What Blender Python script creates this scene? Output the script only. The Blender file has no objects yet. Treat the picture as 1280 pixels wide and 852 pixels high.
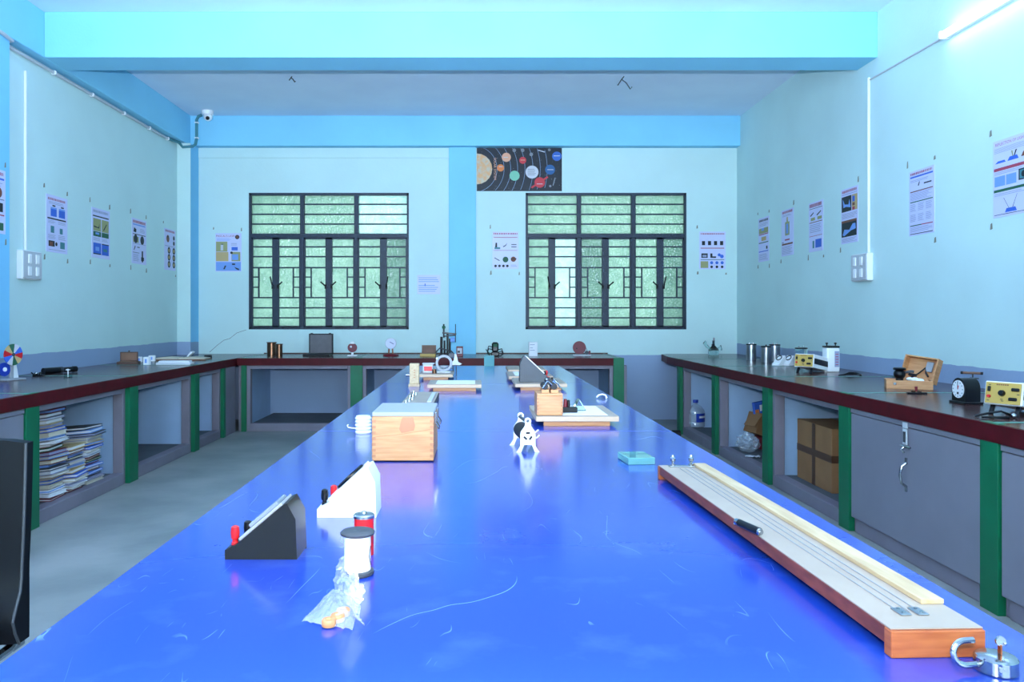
import bpy, bmesh, math, random
from mathutils import Vector, Matrix, Euler, noise

# ------------------------------------------------------------------ camera
F = 980.0            # focal length in pixels of the 1280 px frame
VX, VY = 593.0, 396.0  # where the optical axis meets the frame
CAMZ = 1.17
sc = bpy.context.scene
C = sc.collection
cam_d = bpy.data.cameras.new('camera')
cam_d.sensor_width = 36.0
cam_d.lens = F / 1280 * 36.0
cam_d.shift_x = (640 - VX) / 1280
cam_d.shift_y = -(426 - VY) / 1280
cam_d.clip_start = 0.02
cam = bpy.data.objects.new('camera', cam_d)
cam.location = (0, 0, CAMZ)
cam.rotation_euler = (math.pi / 2, 0, 0)
C.objects.link(cam)
sc.camera = cam
# ------------------------------------------------------------------ view, world, flash
sc.view_settings.view_transform = 'Standard'
sc.view_settings.look = 'None'
sc.view_settings.exposure = 0.15
sc.view_settings.gamma = 1.0
sc.view_settings.use_curve_mapping = False
try:
    sc.cycles.use_denoising = True
    sc.cycles.max_bounces = 8
    sc.cycles.diffuse_bounces = 4
    sc.cycles.sample_clamp_indirect = 6.0
    sc.cycles.caustics_reflective = False
    sc.cycles.caustics_refractive = False
except Exception:
    pass
w = bpy.data.worlds.new('daylight')
sc.world = w
w.use_nodes = True
w.node_tree.nodes['Background'].inputs['Color'].default_value = (0.74, 0.92, 1.0, 1)
w.node_tree.nodes['Background'].inputs['Strength'].default_value = 2.1
# the flash on top of the camera
REAR_FILL = 118.0          # fill light power at each window added behind the camera
REAR_FILL_COL = (0.86, 0.91, 1.0)
TUBE = 37.0           # base strength of the seen tube and the added ones
TUBE_COL = (0.45, 0.62, 1.0, 1)
fl = bpy.data.lights.new('camera_flash', 'SPOT')
fl.energy = 2150
fl.color = (0.62, 0.78, 1.0)
fl.spot_size = math.radians(104)
fl.spot_blend = 1.0
fl.shadow_soft_size = 0.03
flo = bpy.data.objects.new('camera_flash', fl)
flo.location = (-0.01, -0.06, CAMZ + 0.16)
flo.rotation_euler = (math.radians(125), 0, 0)
C.objects.link(flo)
# the part of the flash that leaves its head straight ahead
fs = bpy.data.lights.new('camera_flash_spill', 'SPOT')
fs.energy = 115
fs.color = (1.0, 0.95, 0.9)
fs.spot_size = math.radians(128)
fs.spot_blend = 1.0
fs.shadow_soft_size = 0.03
fso = bpy.data.objects.new('camera_flash_spill', fs)
fso.location = (-0.01, -0.06, CAMZ + 0.16)
fso.rotation_euler = (math.radians(94), 0, 0)
C.objects.link(fso)

PI = math.pi
random.seed(7)
# ------------------------------------------------------------------ pixel -> place helpers
def D(px, py, Y): return Vector(((px - VX) * Y / F, Y, CAMZ - (py - VY) * Y / F))
def G(px, py, z):
    Y = (CAMZ - z) * F / (py - VY)
    return Vector(((px - VX) * Y / F, Y, z))
def S(px, py, X):
    Y = X * F / (px - VX)
    return Vector((X, Y, CAMZ - (py - VY) * Y / F))

# ------------------------------------------------------------------ materials
MATS = {}
def lin(c):
    r = []
    for v in c[:3]:
        v = v / 255.0
        r.append(v / 12.92 if v <= 0.04045 else ((v + 0.055) / 1.055) ** 2.4)
    return (*r, 1.0)
def mat(name, col, rough=0.5, metal=0.0, var=0.0, scale=8.0, bump=0.0, bscale=60.0, trans=0.0, spec=0.5, col2=None, stretch=None, ior=1.45, emit=None, coat=0.0):
    m = bpy.data.materials.new(name); MATS[name] = m
    m.use_nodes = True
    nt = m.node_tree; b = nt.nodes['Principled BSDF']
    b.inputs['Base Color'].default_value = lin(col)
    b.inputs['Roughness'].default_value = rough
    b.inputs['Metallic'].default_value = metal
    b.inputs['Specular IOR Level'].default_value = spec
    b.inputs['IOR'].default_value = ior
    b.inputs['Transmission Weight'].default_value = trans
    b.inputs['Coat Weight'].default_value = coat
    b.inputs['Coat Roughness'].default_value = 0.1
    if emit:
        b.inputs['Emission Color'].default_value = emit[0]
        b.inputs['Emission Strength'].default_value = emit[1]
    if var or bump or col2:
        tc = nt.nodes.new('ShaderNodeTexCoord'); mp = nt.nodes.new('ShaderNodeMapping')
        nt.links.new(tc.outputs['Object'], mp.inputs['Vector'])
        if stretch: mp.inputs['Scale'].default_value = stretch
        if var or col2:
            n = nt.nodes.new('ShaderNodeTexNoise'); n.inputs['Scale'].default_value = scale
            n.inputs['Detail'].default_value = 6
            nt.links.new(mp.outputs['Vector'], n.inputs['Vector'])
            r = nt.nodes.new('ShaderNodeValToRGB')
            a = lin(col)
            c2 = lin(col2) if col2 else tuple(max(0, x * (1 - var)) for x in a[:3]) + (1,)
            c1 = a if col2 else tuple(min(1, x * (1 + var)) for x in a[:3]) + (1,)
            r.color_ramp.elements[0].position = 0.35; r.color_ramp.elements[0].color = c2
            r.color_ramp.elements[1].position = 0.65; r.color_ramp.elements[1].color = c1
            nt.links.new(n.outputs['Fac'], r.inputs['Fac'])
            nt.links.new(r.outputs['Color'], b.inputs['Base Color'])
        if bump:
            n2 = nt.nodes.new('ShaderNodeTexNoise'); n2.inputs['Scale'].default_value = bscale
            n2.inputs['Detail'].default_value = 4
            nt.links.new(tc.outputs['Object'], n2.inputs['Vector'])
            bp = nt.nodes.new('ShaderNodeBump'); bp.inputs['Strength'].default_value = bump
            bp.inputs['Distance'].default_value = 0.01
            nt.links.new(n2.outputs['Fac'], bp.inputs['Height'])
            nt.links.new(bp.outputs['Normal'], b.inputs['Normal'])
    return m
def wall_mat(name, top, dado, zsplit, var=0.04):
    """plaster in two paints: wall colour above, dado colour below height zsplit"""
    m = mat(name, top, 0.75, bump=0.12, bscale=40)
    nt = m.node_tree; b = nt.nodes['Principled BSDF']
    g = nt.nodes.new('ShaderNodeNewGeometry'); sp = nt.nodes.new('ShaderNodeSeparateXYZ')
    nt.links.new(g.outputs['Position'], sp.inputs[0])
    n = nt.nodes.new('ShaderNodeTexNoise'); n.inputs['Scale'].default_value = 1.7; n.inputs['Detail'].default_value = 7
    nt.links.new(g.outputs['Position'], n.inputs['Vector'])
    n3 = nt.nodes.new('ShaderNodeTexNoise'); n3.inputs['Scale'].default_value = 6; n3.inputs['Detail'].default_value = 3
    nt.links.new(g.outputs['Position'], n3.inputs['Vector'])
    ad = nt.nodes.new('ShaderNodeMath'); ad.operation = 'MULTIPLY_ADD'; ad.inputs[1].default_value = 0.02
    nt.links.new(n3.outputs['Fac'], ad.inputs[0]); nt.links.new(sp.outputs['Z'], ad.inputs[2])
    gt = nt.nodes.new('ShaderNodeMath'); gt.operation = 'GREATER_THAN'; gt.inputs[1].default_value = zsplit + 0.01
    nt.links.new(ad.outputs[0], gt.inputs[0])
    mx = nt.nodes.new('ShaderNodeMixRGB'); mx.inputs[1].default_value = lin(dado); mx.inputs[2].default_value = lin(top)
    nt.links.new(gt.outputs[0], mx.inputs[0])
    mv = nt.nodes.new('ShaderNodeMixRGB'); mv.blend_type = 'MULTIPLY'; mv.inputs[0].default_value = 1
    rr = nt.nodes.new('ShaderNodeMapRange'); rr.inputs[1].default_value = 0.3; rr.inputs[2].default_value = 0.7
    rr.inputs[3].default_value = 1 - var * 2; rr.inputs[4].default_value = 1.0
    nt.links.new(n.outputs['Fac'], rr.inputs[0])
    nt.links.new(mx.outputs[0], mv.inputs[1]); nt.links.new(rr.outputs[0], mv.inputs[2])
    nt.links.new(mv.outputs[0], b.inputs['Base Color'])
    return m
MINT = (206, 234, 232); DADO = (152, 172, 202)
wall_mat('wall_left', MINT, DADO, 0.895)
wall_mat('wall_right', MINT, DADO, 0.87)
wall_mat('wall_back', MINT, DADO, 0.735)
wall_mat('column_blue', (132, 206, 244), DADO, 0.89)
mat('beam_cyan', (136, 208, 238), 0.7, var=0.03, scale=2, bump=0.1)
mat('ceiling', (222, 236, 254), 0.8, var=0.03, scale=2, bump=0.1)
mat('floor', (158, 160, 156), 0.45, col2=(132, 137, 134), scale=2.2, bump=0.08, bscale=25)
mat('counter_top', (88, 58, 54), 0.22, col2=(66, 42, 40), scale=30)
mat('counter_red', (74, 2, 13), 0.5, spec=0.25, var=0.15, scale=12)
mat('counter_green', (0, 102, 66), 0.45, var=0.08, scale=6)
mat('green_line', (80, 140, 130), 0.4)
mat('counter_grey', (126, 120, 132), 0.55, var=0.07, scale=5)
mat('bay_blue', (160, 188, 220), 0.7, var=0.06, scale=3)
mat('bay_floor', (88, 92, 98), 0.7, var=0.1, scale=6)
mat('steel_door', (126, 124, 136), 0.45, var=0.05, scale=4)
mat('white_plastic', (236, 238, 240), 0.35)
mat('white_paint', (228, 232, 235), 0.4)
mat('cream', (222, 214, 190), 0.5)
mat('black_plastic', (9, 11, 15), 0.3, spec=0.35)
mat('black_matte', (20, 21, 24), 0.6)
mat('leather', (9, 12, 19), 0.5, spec=0.2, bump=0.03, bscale=300)
mat('dark_grey', (62, 66, 72), 0.5)
mat('grey', (150, 154, 160), 0.5)
mat('light_grey', (190, 194, 200), 0.45)
mat('chrome', (168, 172, 178), 0.16, metal=1)
mat('steel', (170, 172, 176), 0.28, metal=1)
mat('bronze', (128, 92, 70), 0.25, metal=1)
mat('copper', (190, 110, 72), 0.3, metal=1)
mat('red_plastic', (205, 30, 36), 0.35)
mat('dark_red', (110, 20, 34), 0.45)
mat('maroon', (120, 52, 62), 0.5)
mat('blue_plastic', (28, 60, 165), 0.35)
mat('yellow_panel', (190, 158, 78), 0.45)
mat('pine', (202, 150, 102), 0.5, col2=(184, 126, 82), scale=5, stretch=(2, 2, 22))
mat('pine_dark', (176, 118, 82), 0.55)
mat('pale_wood', (196, 172, 136), 0.5, col2=(178, 152, 116), scale=5, stretch=(16, 2, 16))
mat('board_grey', (160, 146, 132), 0.5, var=0.05, scale=10)
mat('board_edge', (192, 166, 138), 0.5)
mat('orange_wood', (178, 100, 54), 0.5, col2=(154, 78, 40), scale=5, stretch=(3, 3, 26))
mat('red_wood', (130, 64, 48), 0.55, col2=(100, 46, 36), scale=9, stretch=(20, 2, 8))
mat('brown_wood', (122, 86, 66), 0.5, var=0.15, scale=12)
mat('dark_wood', (78, 52, 42), 0.5, var=0.12, scale=12)
mat('cardboard', (150, 108, 70), 0.75, var=0.08, scale=6)
mat('tape_brown', (84, 54, 36), 0.35)
mat('paper', (232, 234, 238), 0.7)
mat('paper_aged', (206, 198, 180), 0.8)
mat('window_frame', (38, 50, 66), 0.5, var=0.1, scale=10)
mat('poster_white', (208, 210, 244), 0.45)
mat('ink_grey', (150, 156, 186), 0.6)
mat('ink_black', (28, 32, 42), 0.6)
mat('ink_red', (170, 66, 88), 0.6)
mat('ink_blue', (58, 104, 206), 0.6)
mat('ink_light_blue', (120, 160, 226), 0.6)
mat('ink_green', (40, 96, 70), 0.6)
mat('ink_olive', (160, 160, 112), 0.6)
mat('ink_tan', (196, 170, 120), 0.6)
mat('ink_brown', (120, 70, 52), 0.6)
mat('ink_teal', (70, 130, 140), 0.6)
mat('ink_orange', (226, 136, 74), 0.6)
mat('space', (12, 20, 34), 0.5)
mat('orbit', (140, 164, 196), 0.6)
mat('sun_print', (206, 194, 172), 0.6, col2=(226, 170, 120), scale=30)
mat('planet_peach', (230, 170, 140), 0.6); mat('planet_orange', (228, 130, 70), 0.6)
mat('planet_green', (130, 196, 166), 0.6); mat('planet_red', (206, 60, 70), 0.6)
mat('planet_white', (206, 206, 214), 0.6); mat('planet_blue', (56, 104, 190), 0.6)
mat('planet_gray', (130, 134, 142), 0.6); mat('planet_sea', (44, 96, 150), 0.6)
mat('tape_scrap', (128, 130, 116), 0.5)
mat('clear_glass', (214, 242, 240), 0.04, trans=1.0, ior=1.45)
mat('aqua_glass', (140, 220, 220), 0.03, trans=0.6, ior=1.4)
mat('clear_plastic', (225, 236, 245), 0.1, trans=0.85, ior=1.08)
mat('meter_window', (150, 160, 175), 0.12, trans=0.35)
mat('table_edge', (150, 190, 240), 0.4)
mat('table_blue_side', (40, 84, 190), 0.5)
mat('crt_screen', (96, 92, 96), 0.4, var=0.08, scale=20)
mat('tube_glow', (255, 255, 255), 0.3, emit=(TUBE_COL, TUBE * 0.5))
mat('tube_glow_added', (255, 255, 255), 0.3, emit=(TUBE_COL, TUBE * 2.6))  # brighter glow for the out-of-view tubes added as fill
def table_mat():
    m = mat('table_blue', (24, 59, 162), 0.2, spec=0.5, ior=1.62, coat=0.3)
    nt = m.node_tree; b = nt.nodes['Principled BSDF']
    g = nt.nodes.new('ShaderNodeNewGeometry')
    def scratch(scale, seed, wid, mscale, mth, st):
        mp = nt.nodes.new('ShaderNodeMapping'); mp.inputs['Location'].default_value = (seed, seed * 2.3, 0)
        mp.inputs['Rotation'].default_value = (0, 0, seed); mp.inputs['Scale'].default_value = (st, 1, 1)
        nt.links.new(g.outputs['Position'], mp.inputs['Vector'])
        nz = nt.nodes.new('ShaderNodeTexNoise'); nz.inputs['Scale'].default_value = scale; nz.inputs['Detail'].default_value = 0.4
        nt.links.new(mp.outputs[0], nz.inputs['Vector'])
        cp = nt.nodes.new('ShaderNodeMath'); cp.operation = 'COMPARE'; cp.inputs[1].default_value = 0.5; cp.inputs[2].default_value = wid
        nt.links.new(nz.outputs['Fac'], cp.inputs[0])
        n = nt.nodes.new('ShaderNodeTexNoise'); n.inputs['Scale'].default_value = mscale; n.inputs['Detail'].default_value = 2
        nt.links.new(g.outputs['Position'], n.inputs['Vector'])
        mp2 = nt.nodes.new('ShaderNodeMapping'); mp2.inputs['Location'].default_value = (seed * 7, seed, 0)
        nt.links.new(g.outputs['Position'], mp2.inputs['Vector']); nt.links.new(mp2.outputs[0], n.inputs['Vector'])
        mr = nt.nodes.new('ShaderNodeMapRange'); mr.inputs[1].default_value = mth; mr.inputs[2].default_value = mth + 0.12
        nt.links.new(n.outputs['Fac'], mr.inputs[0])
        mu = nt.nodes.new('ShaderNodeMath'); mu.operation = 'MULTIPLY'
        nt.links.new(cp.outputs[0], mu.inputs[0]); nt.links.new(mr.outputs[0], mu.inputs[1])
        return mu.outputs[0]
    a = scratch(3, 1.3, 0.0016, 4, 0.52, 2.5); c = scratch(7, 4.1, 0.0035, 11, 0.6, 4)
    n = nt.nodes.new('ShaderNodeTexNoise'); n.inputs['Scale'].default_value = 9; n.inputs['Detail'].default_value = 8
    nt.links.new(g.outputs['Position'], n.inputs['Vector'])
    mr = nt.nodes.new('ShaderNodeMapRange'); mr.inputs[1].default_value = 0.55; mr.inputs[2].default_value = 0.85; mr.inputs[4].default_value = 0.22
    nt.links.new(n.outputs['Fac'], mr.inputs[0])
    s1 = nt.nodes.new('ShaderNodeMath'); s1.operation = 'MAXIMUM'; nt.links.new(a, s1.inputs[0]); nt.links.new(c, s1.inputs[1])
    s2 = nt.nodes.new('ShaderNodeMath'); s2.operation = 'MAXIMUM'; nt.links.new(s1.outputs[0], s2.inputs[0]); nt.links.new(mr.outputs[0], s2.inputs[1])
    s3 = nt.nodes.new('ShaderNodeMath'); s3.operation = 'MULTIPLY'; s3.inputs[1].default_value = 0.6; nt.links.new(s2.outputs[0], s3.inputs[0])
    mx = nt.nodes.new('ShaderNodeMixRGB'); mx.inputs[1].default_value = lin((24, 59, 162)); mx.inputs[2].default_value = lin((130, 170, 245))
    nt.links.new(s3.outputs[0], mx.inputs[0]); nt.links.new(mx.outputs[0], b.inputs['Base Color'])
table_mat()
def glass_pane(name, col, col2):
    """pebbled frosted window glass: lets soft daylight through"""
    m = bpy.data.materials.new(name); MATS[name] = m; m.use_nodes = True
    nt = m.node_tree; nt.nodes.remove(nt.nodes['Principled BSDF']); out = nt.nodes['Material Output']
    tl = nt.nodes.new('ShaderNodeBsdfTranslucent'); gl = nt.nodes.new('ShaderNodeBsdfGlossy'); gl.inputs['Roughness'].default_value = 0.25
    tc = nt.nodes.new('ShaderNodeNewGeometry')
    n = nt.nodes.new('ShaderNodeTexNoise'); n.inputs['Scale'].default_value = 9; n.inputs['Detail'].default_value = 12; n.inputs['Roughness'].default_value = 0.85
    nt.links.new(tc.outputs['Position'], n.inputs['Vector'])
    r = nt.nodes.new('ShaderNodeValToRGB'); r.color_ramp.elements[0].position = 0.36; r.color_ramp.elements[1].position = 0.64
    r.color_ramp.elements[0].color = lin(col2); r.color_ramp.elements[1].color = lin(col)
    nt.links.new(n.outputs['Fac'], r.inputs[0]); nt.links.new(r.outputs[0], tl.inputs['Color'])
    n2 = nt.nodes.new('ShaderNodeTexVoronoi'); n2.inputs['Scale'].default_value = 45
    nt.links.new(tc.outputs['Position'], n2.inputs['Vector'])
    bp = nt.nodes.new('ShaderNodeBump'); bp.inputs['Strength'].default_value = 0.6; bp.inputs['Distance'].default_value = 0.01
    nt.links.new(n2.outputs['Distance'], bp.inputs['Height']); nt.links.new(bp.outputs[0], gl.inputs['Normal'])
    mx = nt.nodes.new('ShaderNodeMixShader'); mx.inputs[0].default_value = 0.07
    nt.links.new(tl.outputs[0], mx.inputs[1]); nt.links.new(gl.outputs[0], mx.inputs[2]); nt.links.new(mx.outputs[0], out.inputs[0])
glass_pane('pane_green', (200, 222, 208), (164, 190, 178))
glass_pane('pane_deep', (176, 200, 186), (140, 166, 156))
glass_pane('pane_pale', (232, 250, 246), (196, 226, 220))
def film_mat():
    m = bpy.data.materials.new('bag_film'); MATS['bag_film'] = m; m.use_nodes = True
    nt = m.node_tree; nt.nodes.remove(nt.nodes['Principled BSDF']); out = nt.nodes['Material Output']
    t = nt.nodes.new('ShaderNodeBsdfTransparent'); gl = nt.nodes.new('ShaderNodeBsdfGlossy'); gl.inputs['Roughness'].default_value = 0.12
    d = nt.nodes.new('ShaderNodeBsdfDiffuse'); d.inputs['Color'].default_value = (0.8, 0.88, 0.95, 1)
    m1 = nt.nodes.new('ShaderNodeMixShader'); m1.inputs[0].default_value = 0.4
    nt.links.new(d.outputs[0], m1.inputs[1]); nt.links.new(gl.outputs[0], m1.inputs[2])
    m2 = nt.nodes.new('ShaderNodeMixShader'); m2.inputs[0].default_value = 0.4
    nt.links.new(t.outputs[0], m2.inputs[1]); nt.links.new(m1.outputs[0], m2.inputs[2]); nt.links.new(m2.outputs[0], out.inputs[0])
film_mat()

# ------------------------------------------------------------------ mesh builder
class MB:
    def __init__(s): s.bm = bmesh.new(); s.mats = []
    def mi(s, m):
        if m not in s.mats: s.mats.append(m)
        return s.mats.index(m)
    def _mat(s, verts, m):
        i = s.mi(m)
        for f in {f for v in verts for f in v.link_faces}: f.material_index = i
    def box(s, c, sz, m, bevel=0.0, rot=None, seg=1):
        M = Matrix.Translation(c) @ ((rot.to_matrix().to_4x4()) if rot else Matrix()) @ Matrix.Diagonal((*sz, 1))
        r = bmesh.ops.create_cube(s.bm, size=1, matrix=M); vs = r['verts']
        s._mat(vs, m)
        if bevel:
            ed = list({e for v in vs for e in v.link_edges})
            i = s.mi(m)
            q = bmesh.ops.bevel(s.bm, geom=ed, offset=bevel, segments=seg, affect='EDGES', profile=0.5)
            for f in q['faces']: f.material_index = i
        return s
    def b2(s, x0, x1, y0, y1, z0, z1, m, bevel=0.0, seg=1):
        return s.box(((x0 + x1) / 2, (y0 + y1) / 2, (z0 + z1) / 2), (abs(x1 - x0), abs(y1 - y0), abs(z1 - z0)), m, bevel, None, seg)
    def cyl(s, p0, p1, r0, m, r1=None, seg=16, caps=True):
        p0 = Vector(p0); p1 = Vector(p1); d = p1 - p0
        q = Vector((0, 0, 1)).rotation_difference(d.normalized()).to_matrix().to_4x4()
        r = bmesh.ops.create_cone(s.bm, cap_ends=caps, cap_tris=False, segments=seg, radius1=r0, radius2=r0 if r1 is None else r1,
                                  depth=d.length, matrix=Matrix.Translation((p0 + p1) / 2) @ q)
        s._mat(r['verts'], m); return s
    def sph(s, c, r, m, sc_=(1, 1, 1), seg=16):
        q = bmesh.ops.create_uvsphere(s.bm, u_segments=seg, v_segments=max(6, seg // 2), radius=r, matrix=Matrix.Translation(c) @ Matrix.Diagonal((*sc_, 1)))
        s._mat(q['verts'], m); return s
    def lathe(s, prof, m, c=(0, 0, 0), seg=24, M=None):
        """prof: (r, z) pairs from bottom to top"""
        M = Matrix.Translation(c) @ (M or Matrix())
        rings = []; i = s.mi(m)
        for r, z in prof:
            if r < 1e-6: rings.append([s.bm.verts.new(M @ Vector((0, 0, z)))])
            else: rings.append([s.bm.verts.new(M @ Vector((r * math.cos(2 * PI * k / seg), r * math.sin(2 * PI * k / seg), z))) for k in range(seg)])
        for a, b in zip(rings, rings[1:]):
            for k in range(seg):
                k2 = (k + 1) % seg
                if len(a) == 1 and len(b) == 1: continue
                if len(a) == 1: f = s.bm.faces.new((a[0], b[k2], b[k]))
                elif len(b) == 1: f = s.bm.faces.new((a[k], a[k2], b[0]))
                else: f = s.bm.faces.new((a[k], a[k2], b[k2], b[k]))
                f.material_index = i
        return s
    def prism(s, pts, a, b, m, plane='XZ'):
        """2-D outline pushed from a to b along the third axis"""
        def v3(p, t):
            return {'XZ': (p[0], t, p[1]), 'XY': (p[0], p[1], t), 'YZ': (t, p[0], p[1])}[plane]
        A = [s.bm.verts.new(v3(p, a)) for p in pts]; B = [s.bm.verts.new(v3(p, b)) for p in pts]
        i = s.mi(m); n = len(pts); fs = [s.bm.faces.new(A), s.bm.faces.new(B[::-1])]
        for k in range(n): fs.append(s.bm.faces.new((A[k], B[k], B[(k + 1) % n], A[(k + 1) % n])))
        for f in fs: f.material_index = i
        bmesh.ops.recalc_face_normals(s.bm, faces=fs)
        return s
    def tube(s, pts, r, m, seg=8):
        pts = [Vector(p) for p in pts]; i = s.mi(m); rings = []; n = len(pts)
        up = None
        for k, p in enumerate(pts):
            d = (pts[min(k + 1, n - 1)] - pts[max(k - 1, 0)]).normalized()
            if up is None:
                up = Vector((0, 0, 1)) if abs(d.z) < 0.9 else Vector((1, 0, 0))
            u = (up - d * up.dot(d)).normalized(); v = d.cross(u); up = u
            rr = r[k] if isinstance(r, (list, tuple)) else r
            rings.append([s.bm.verts.new(p + (u * math.cos(2 * PI * q / seg) + v * math.sin(2 * PI * q / seg)) * rr) for q in range(seg)])
        fs = []
        for a, b in zip(rings, rings[1:]):
            for q in range(seg): fs.append(s.bm.faces.new((a[q], a[(q + 1) % seg], b[(q + 1) % seg], b[q])))
        fs.append(s.bm.faces.new(rings[0][::-1])); fs.append(s.bm.faces.new(rings[-1]))
        for f in fs: f.material_index = i
        bmesh.ops.recalc_face_normals(s.bm, faces=fs)
        return s
    def quad(s, a, b, c, d, m):
        f = s.bm.faces.new([s.bm.verts.new(p) for p in (a, b, c, d)]); f.material_index = s.mi(m); return s
    def poly(s, pts, m):
        f = s.bm.faces.new([s.bm.verts.new(p) for p in pts]); f.material_index = s.mi(m); return s
    def text(s, txt, size, M, m):
        cu = bpy.data.curves.new('t', 'FONT'); cu.body = txt; cu.size = size; cu.align_x = 'CENTER'; cu.align_y = 'CENTER'; cu.resolution_u = 2
        o = bpy.data.objects.new('t', cu); C.objects.link(o)
        bpy.context.view_layer.update()
        me = bpy.data.meshes.new_from_object(o.evaluated_get(bpy.context.evaluated_depsgraph_get()))
        i = s.mi(m); vs = [s.bm.verts.new(M @ v.co) for v in me.vertices]
        for p in me.polygons:
            try:
                f = s.bm.faces.new([vs[k] for k in p.vertices]); f.material_index = i
            except ValueError: pass
        bpy.data.objects.remove(o); bpy.data.curves.remove(cu); bpy.data.meshes.remove(me)
        return s
    def mesh(s, name, angle=35):
        me = bpy.data.meshes.new(name); s.bm.to_mesh(me); s.bm.free()
        for m in s.mats: me.materials.append(MATS[m])
        for p in me.polygons: p.use_smooth = True
        try: me.set_sharp_from_angle(angle=math.radians(angle))
        except Exception: pass
        return me
    def build(s, name, parent=None, loc=(0, 0, 0), rz=0.0, angle=35, label=None):
        o = bpy.data.objects.new(name, s.mesh(name, angle)); C.objects.link(o)
        o.location = loc; o.rotation_euler = (0, 0, rz)
        if parent: o.parent = parent
        if label: o['label'] = label
        return o
def tag(o, label, cat, group=None):
    o['label'] = label; o['category'] = cat
    if group: o['group'] = group
    return o
def thing(name, label, cat, loc=(0, 0, 0), rz=0.0, group=None):
    o = bpy.data.objects.new(name, None); C.objects.link(o); o.empty_display_size = 0.05
    o.location = loc; o.rotation_euler = (0, 0, rz)
    return tag(o, label, cat, group)
def struct(o, label=None):
    o['kind'] = 'structure'
    if label: o['label'] = label
    return o
def inst(name, me, parent, loc, rz=0.0):
    o = bpy.data.objects.new(name, me); C.objects.link(o); o.parent = parent; o.location = loc; o.rotation_euler = (0, 0, rz); return o

# ------------------------------------------------------------------ the room
XL, XR, YB, YF, ZC = -3.30, 3.00, 8.96, -1.6, 3.44
BB = 3.10   # underside of the beams
struct(MB().b2(XL - .15, XR + .15, YF - .15, YB + .15, -.1, 0, 'floor').build('floor'), 'grey cement floor of the laboratory')
struct(MB().b2(XL - .15, XR + .15, YF - .15, YB + .15, ZC, ZC + .12, 'ceiling').build('ceiling'), 'pale lavender painted ceiling slab')
struct(MB().b2(XL - .15, XL, YF, YB, 0, ZC, 'wall_left').build('wall_left'), 'left mint wall with blue dado')
struct(MB().b2(XR, XR + .15, YF, YB, 0, ZC, 'wall_right').build('wall_right'), 'right mint wall with blue dado')
struct(MB().b2(XL - .15, XR + .15, YF - .15, YF, 0, ZC, 'wall_right').build('wall_front'), 'mint wall behind the viewpoint')
W1 = (D(311, 411, YB), D(511, 240, YB)); W2 = (D(657, 412.5, YB), D(858, 241.5, YB))
wz0 = 1.028; wz1 = 2.588
wb = MB()
x = [XL - .15, W1[0].x, W1[1].x, W2[0].x, W2[1].x, XR + .15]
wb.b2(x[0], x[5], YB, YB + .18, 0, wz0, 'wall_back').b2(x[0], x[5], YB, YB + .18, wz1, ZC, 'wall_back')
for a, b in ((0, 1), (2, 3), (4, 5)): wb.b2(x[a], x[b], YB, YB + .18, wz0, wz1, 'wall_back')
wbo = struct(wb.build('wall_back'), 'mint back wall with two window openings')
MB().tube([D(262, 440, YB) + Vector((0, -.001, 0)), D(272, 431, YB), D(280, 425, YB) + Vector((0, -.001, 0)), D(287, 423, YB), D(296, 416, YB) + Vector((0, -.001, 0)), D(308, 412, YB)], .0022, 'dark_grey', 5).build('plaster_crack', wbo)
struct(MB().b2(-3.199, XR, 5.83, 6.14, BB, ZC, 'beam_cyan', .004).build('trim_1'), 'sky-blue concrete beam crossing the ceiling')
struct(MB().b2(XL, XR, 8.84, YB, BB, ZC, 'beam_cyan', .004).build('trim_2'), 'sky-blue beam along the top of the back wall')
struct(MB().b2(XL, -3.2, YF, 8.84, BB, ZC, 'beam_cyan', .004).build('trim_3'), 'sky-blue beam along the top of the left wall')
struct(MB().b2(D(561, 0, 8.9).x, D(595, 0, 8.9).x, 8.91, YB, 0, BB, 'beam_cyan', .004).build('trim_4'), 'sky-blue pilaster between the windows')
cm = MB().b2(XL, -3.15, 8.70, YB, 0, BB, 'wall_left', .003)
cm.mi('column_blue')
for f in cm.bm.faces:
    if f.normal.x > 0.9: f.material_index = 1
struct(cm.build('trim_5'), 'corner column, mint front and blue side')
struct(MB().b2(XL, -3.2, 5.0, 5.40, 0, BB, 'column_blue', .003).build('trim_6'), 'sky-blue column standing out of the left wall')
# plaster band under the beam of the back wall
struct(MB().b2(-3.15, D(561, 0, 8.9).x, 8.945, YB, 2.985, BB, 'wall_back', .003).build('trim_7'), 'plaster band under the back beam, left')

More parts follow.
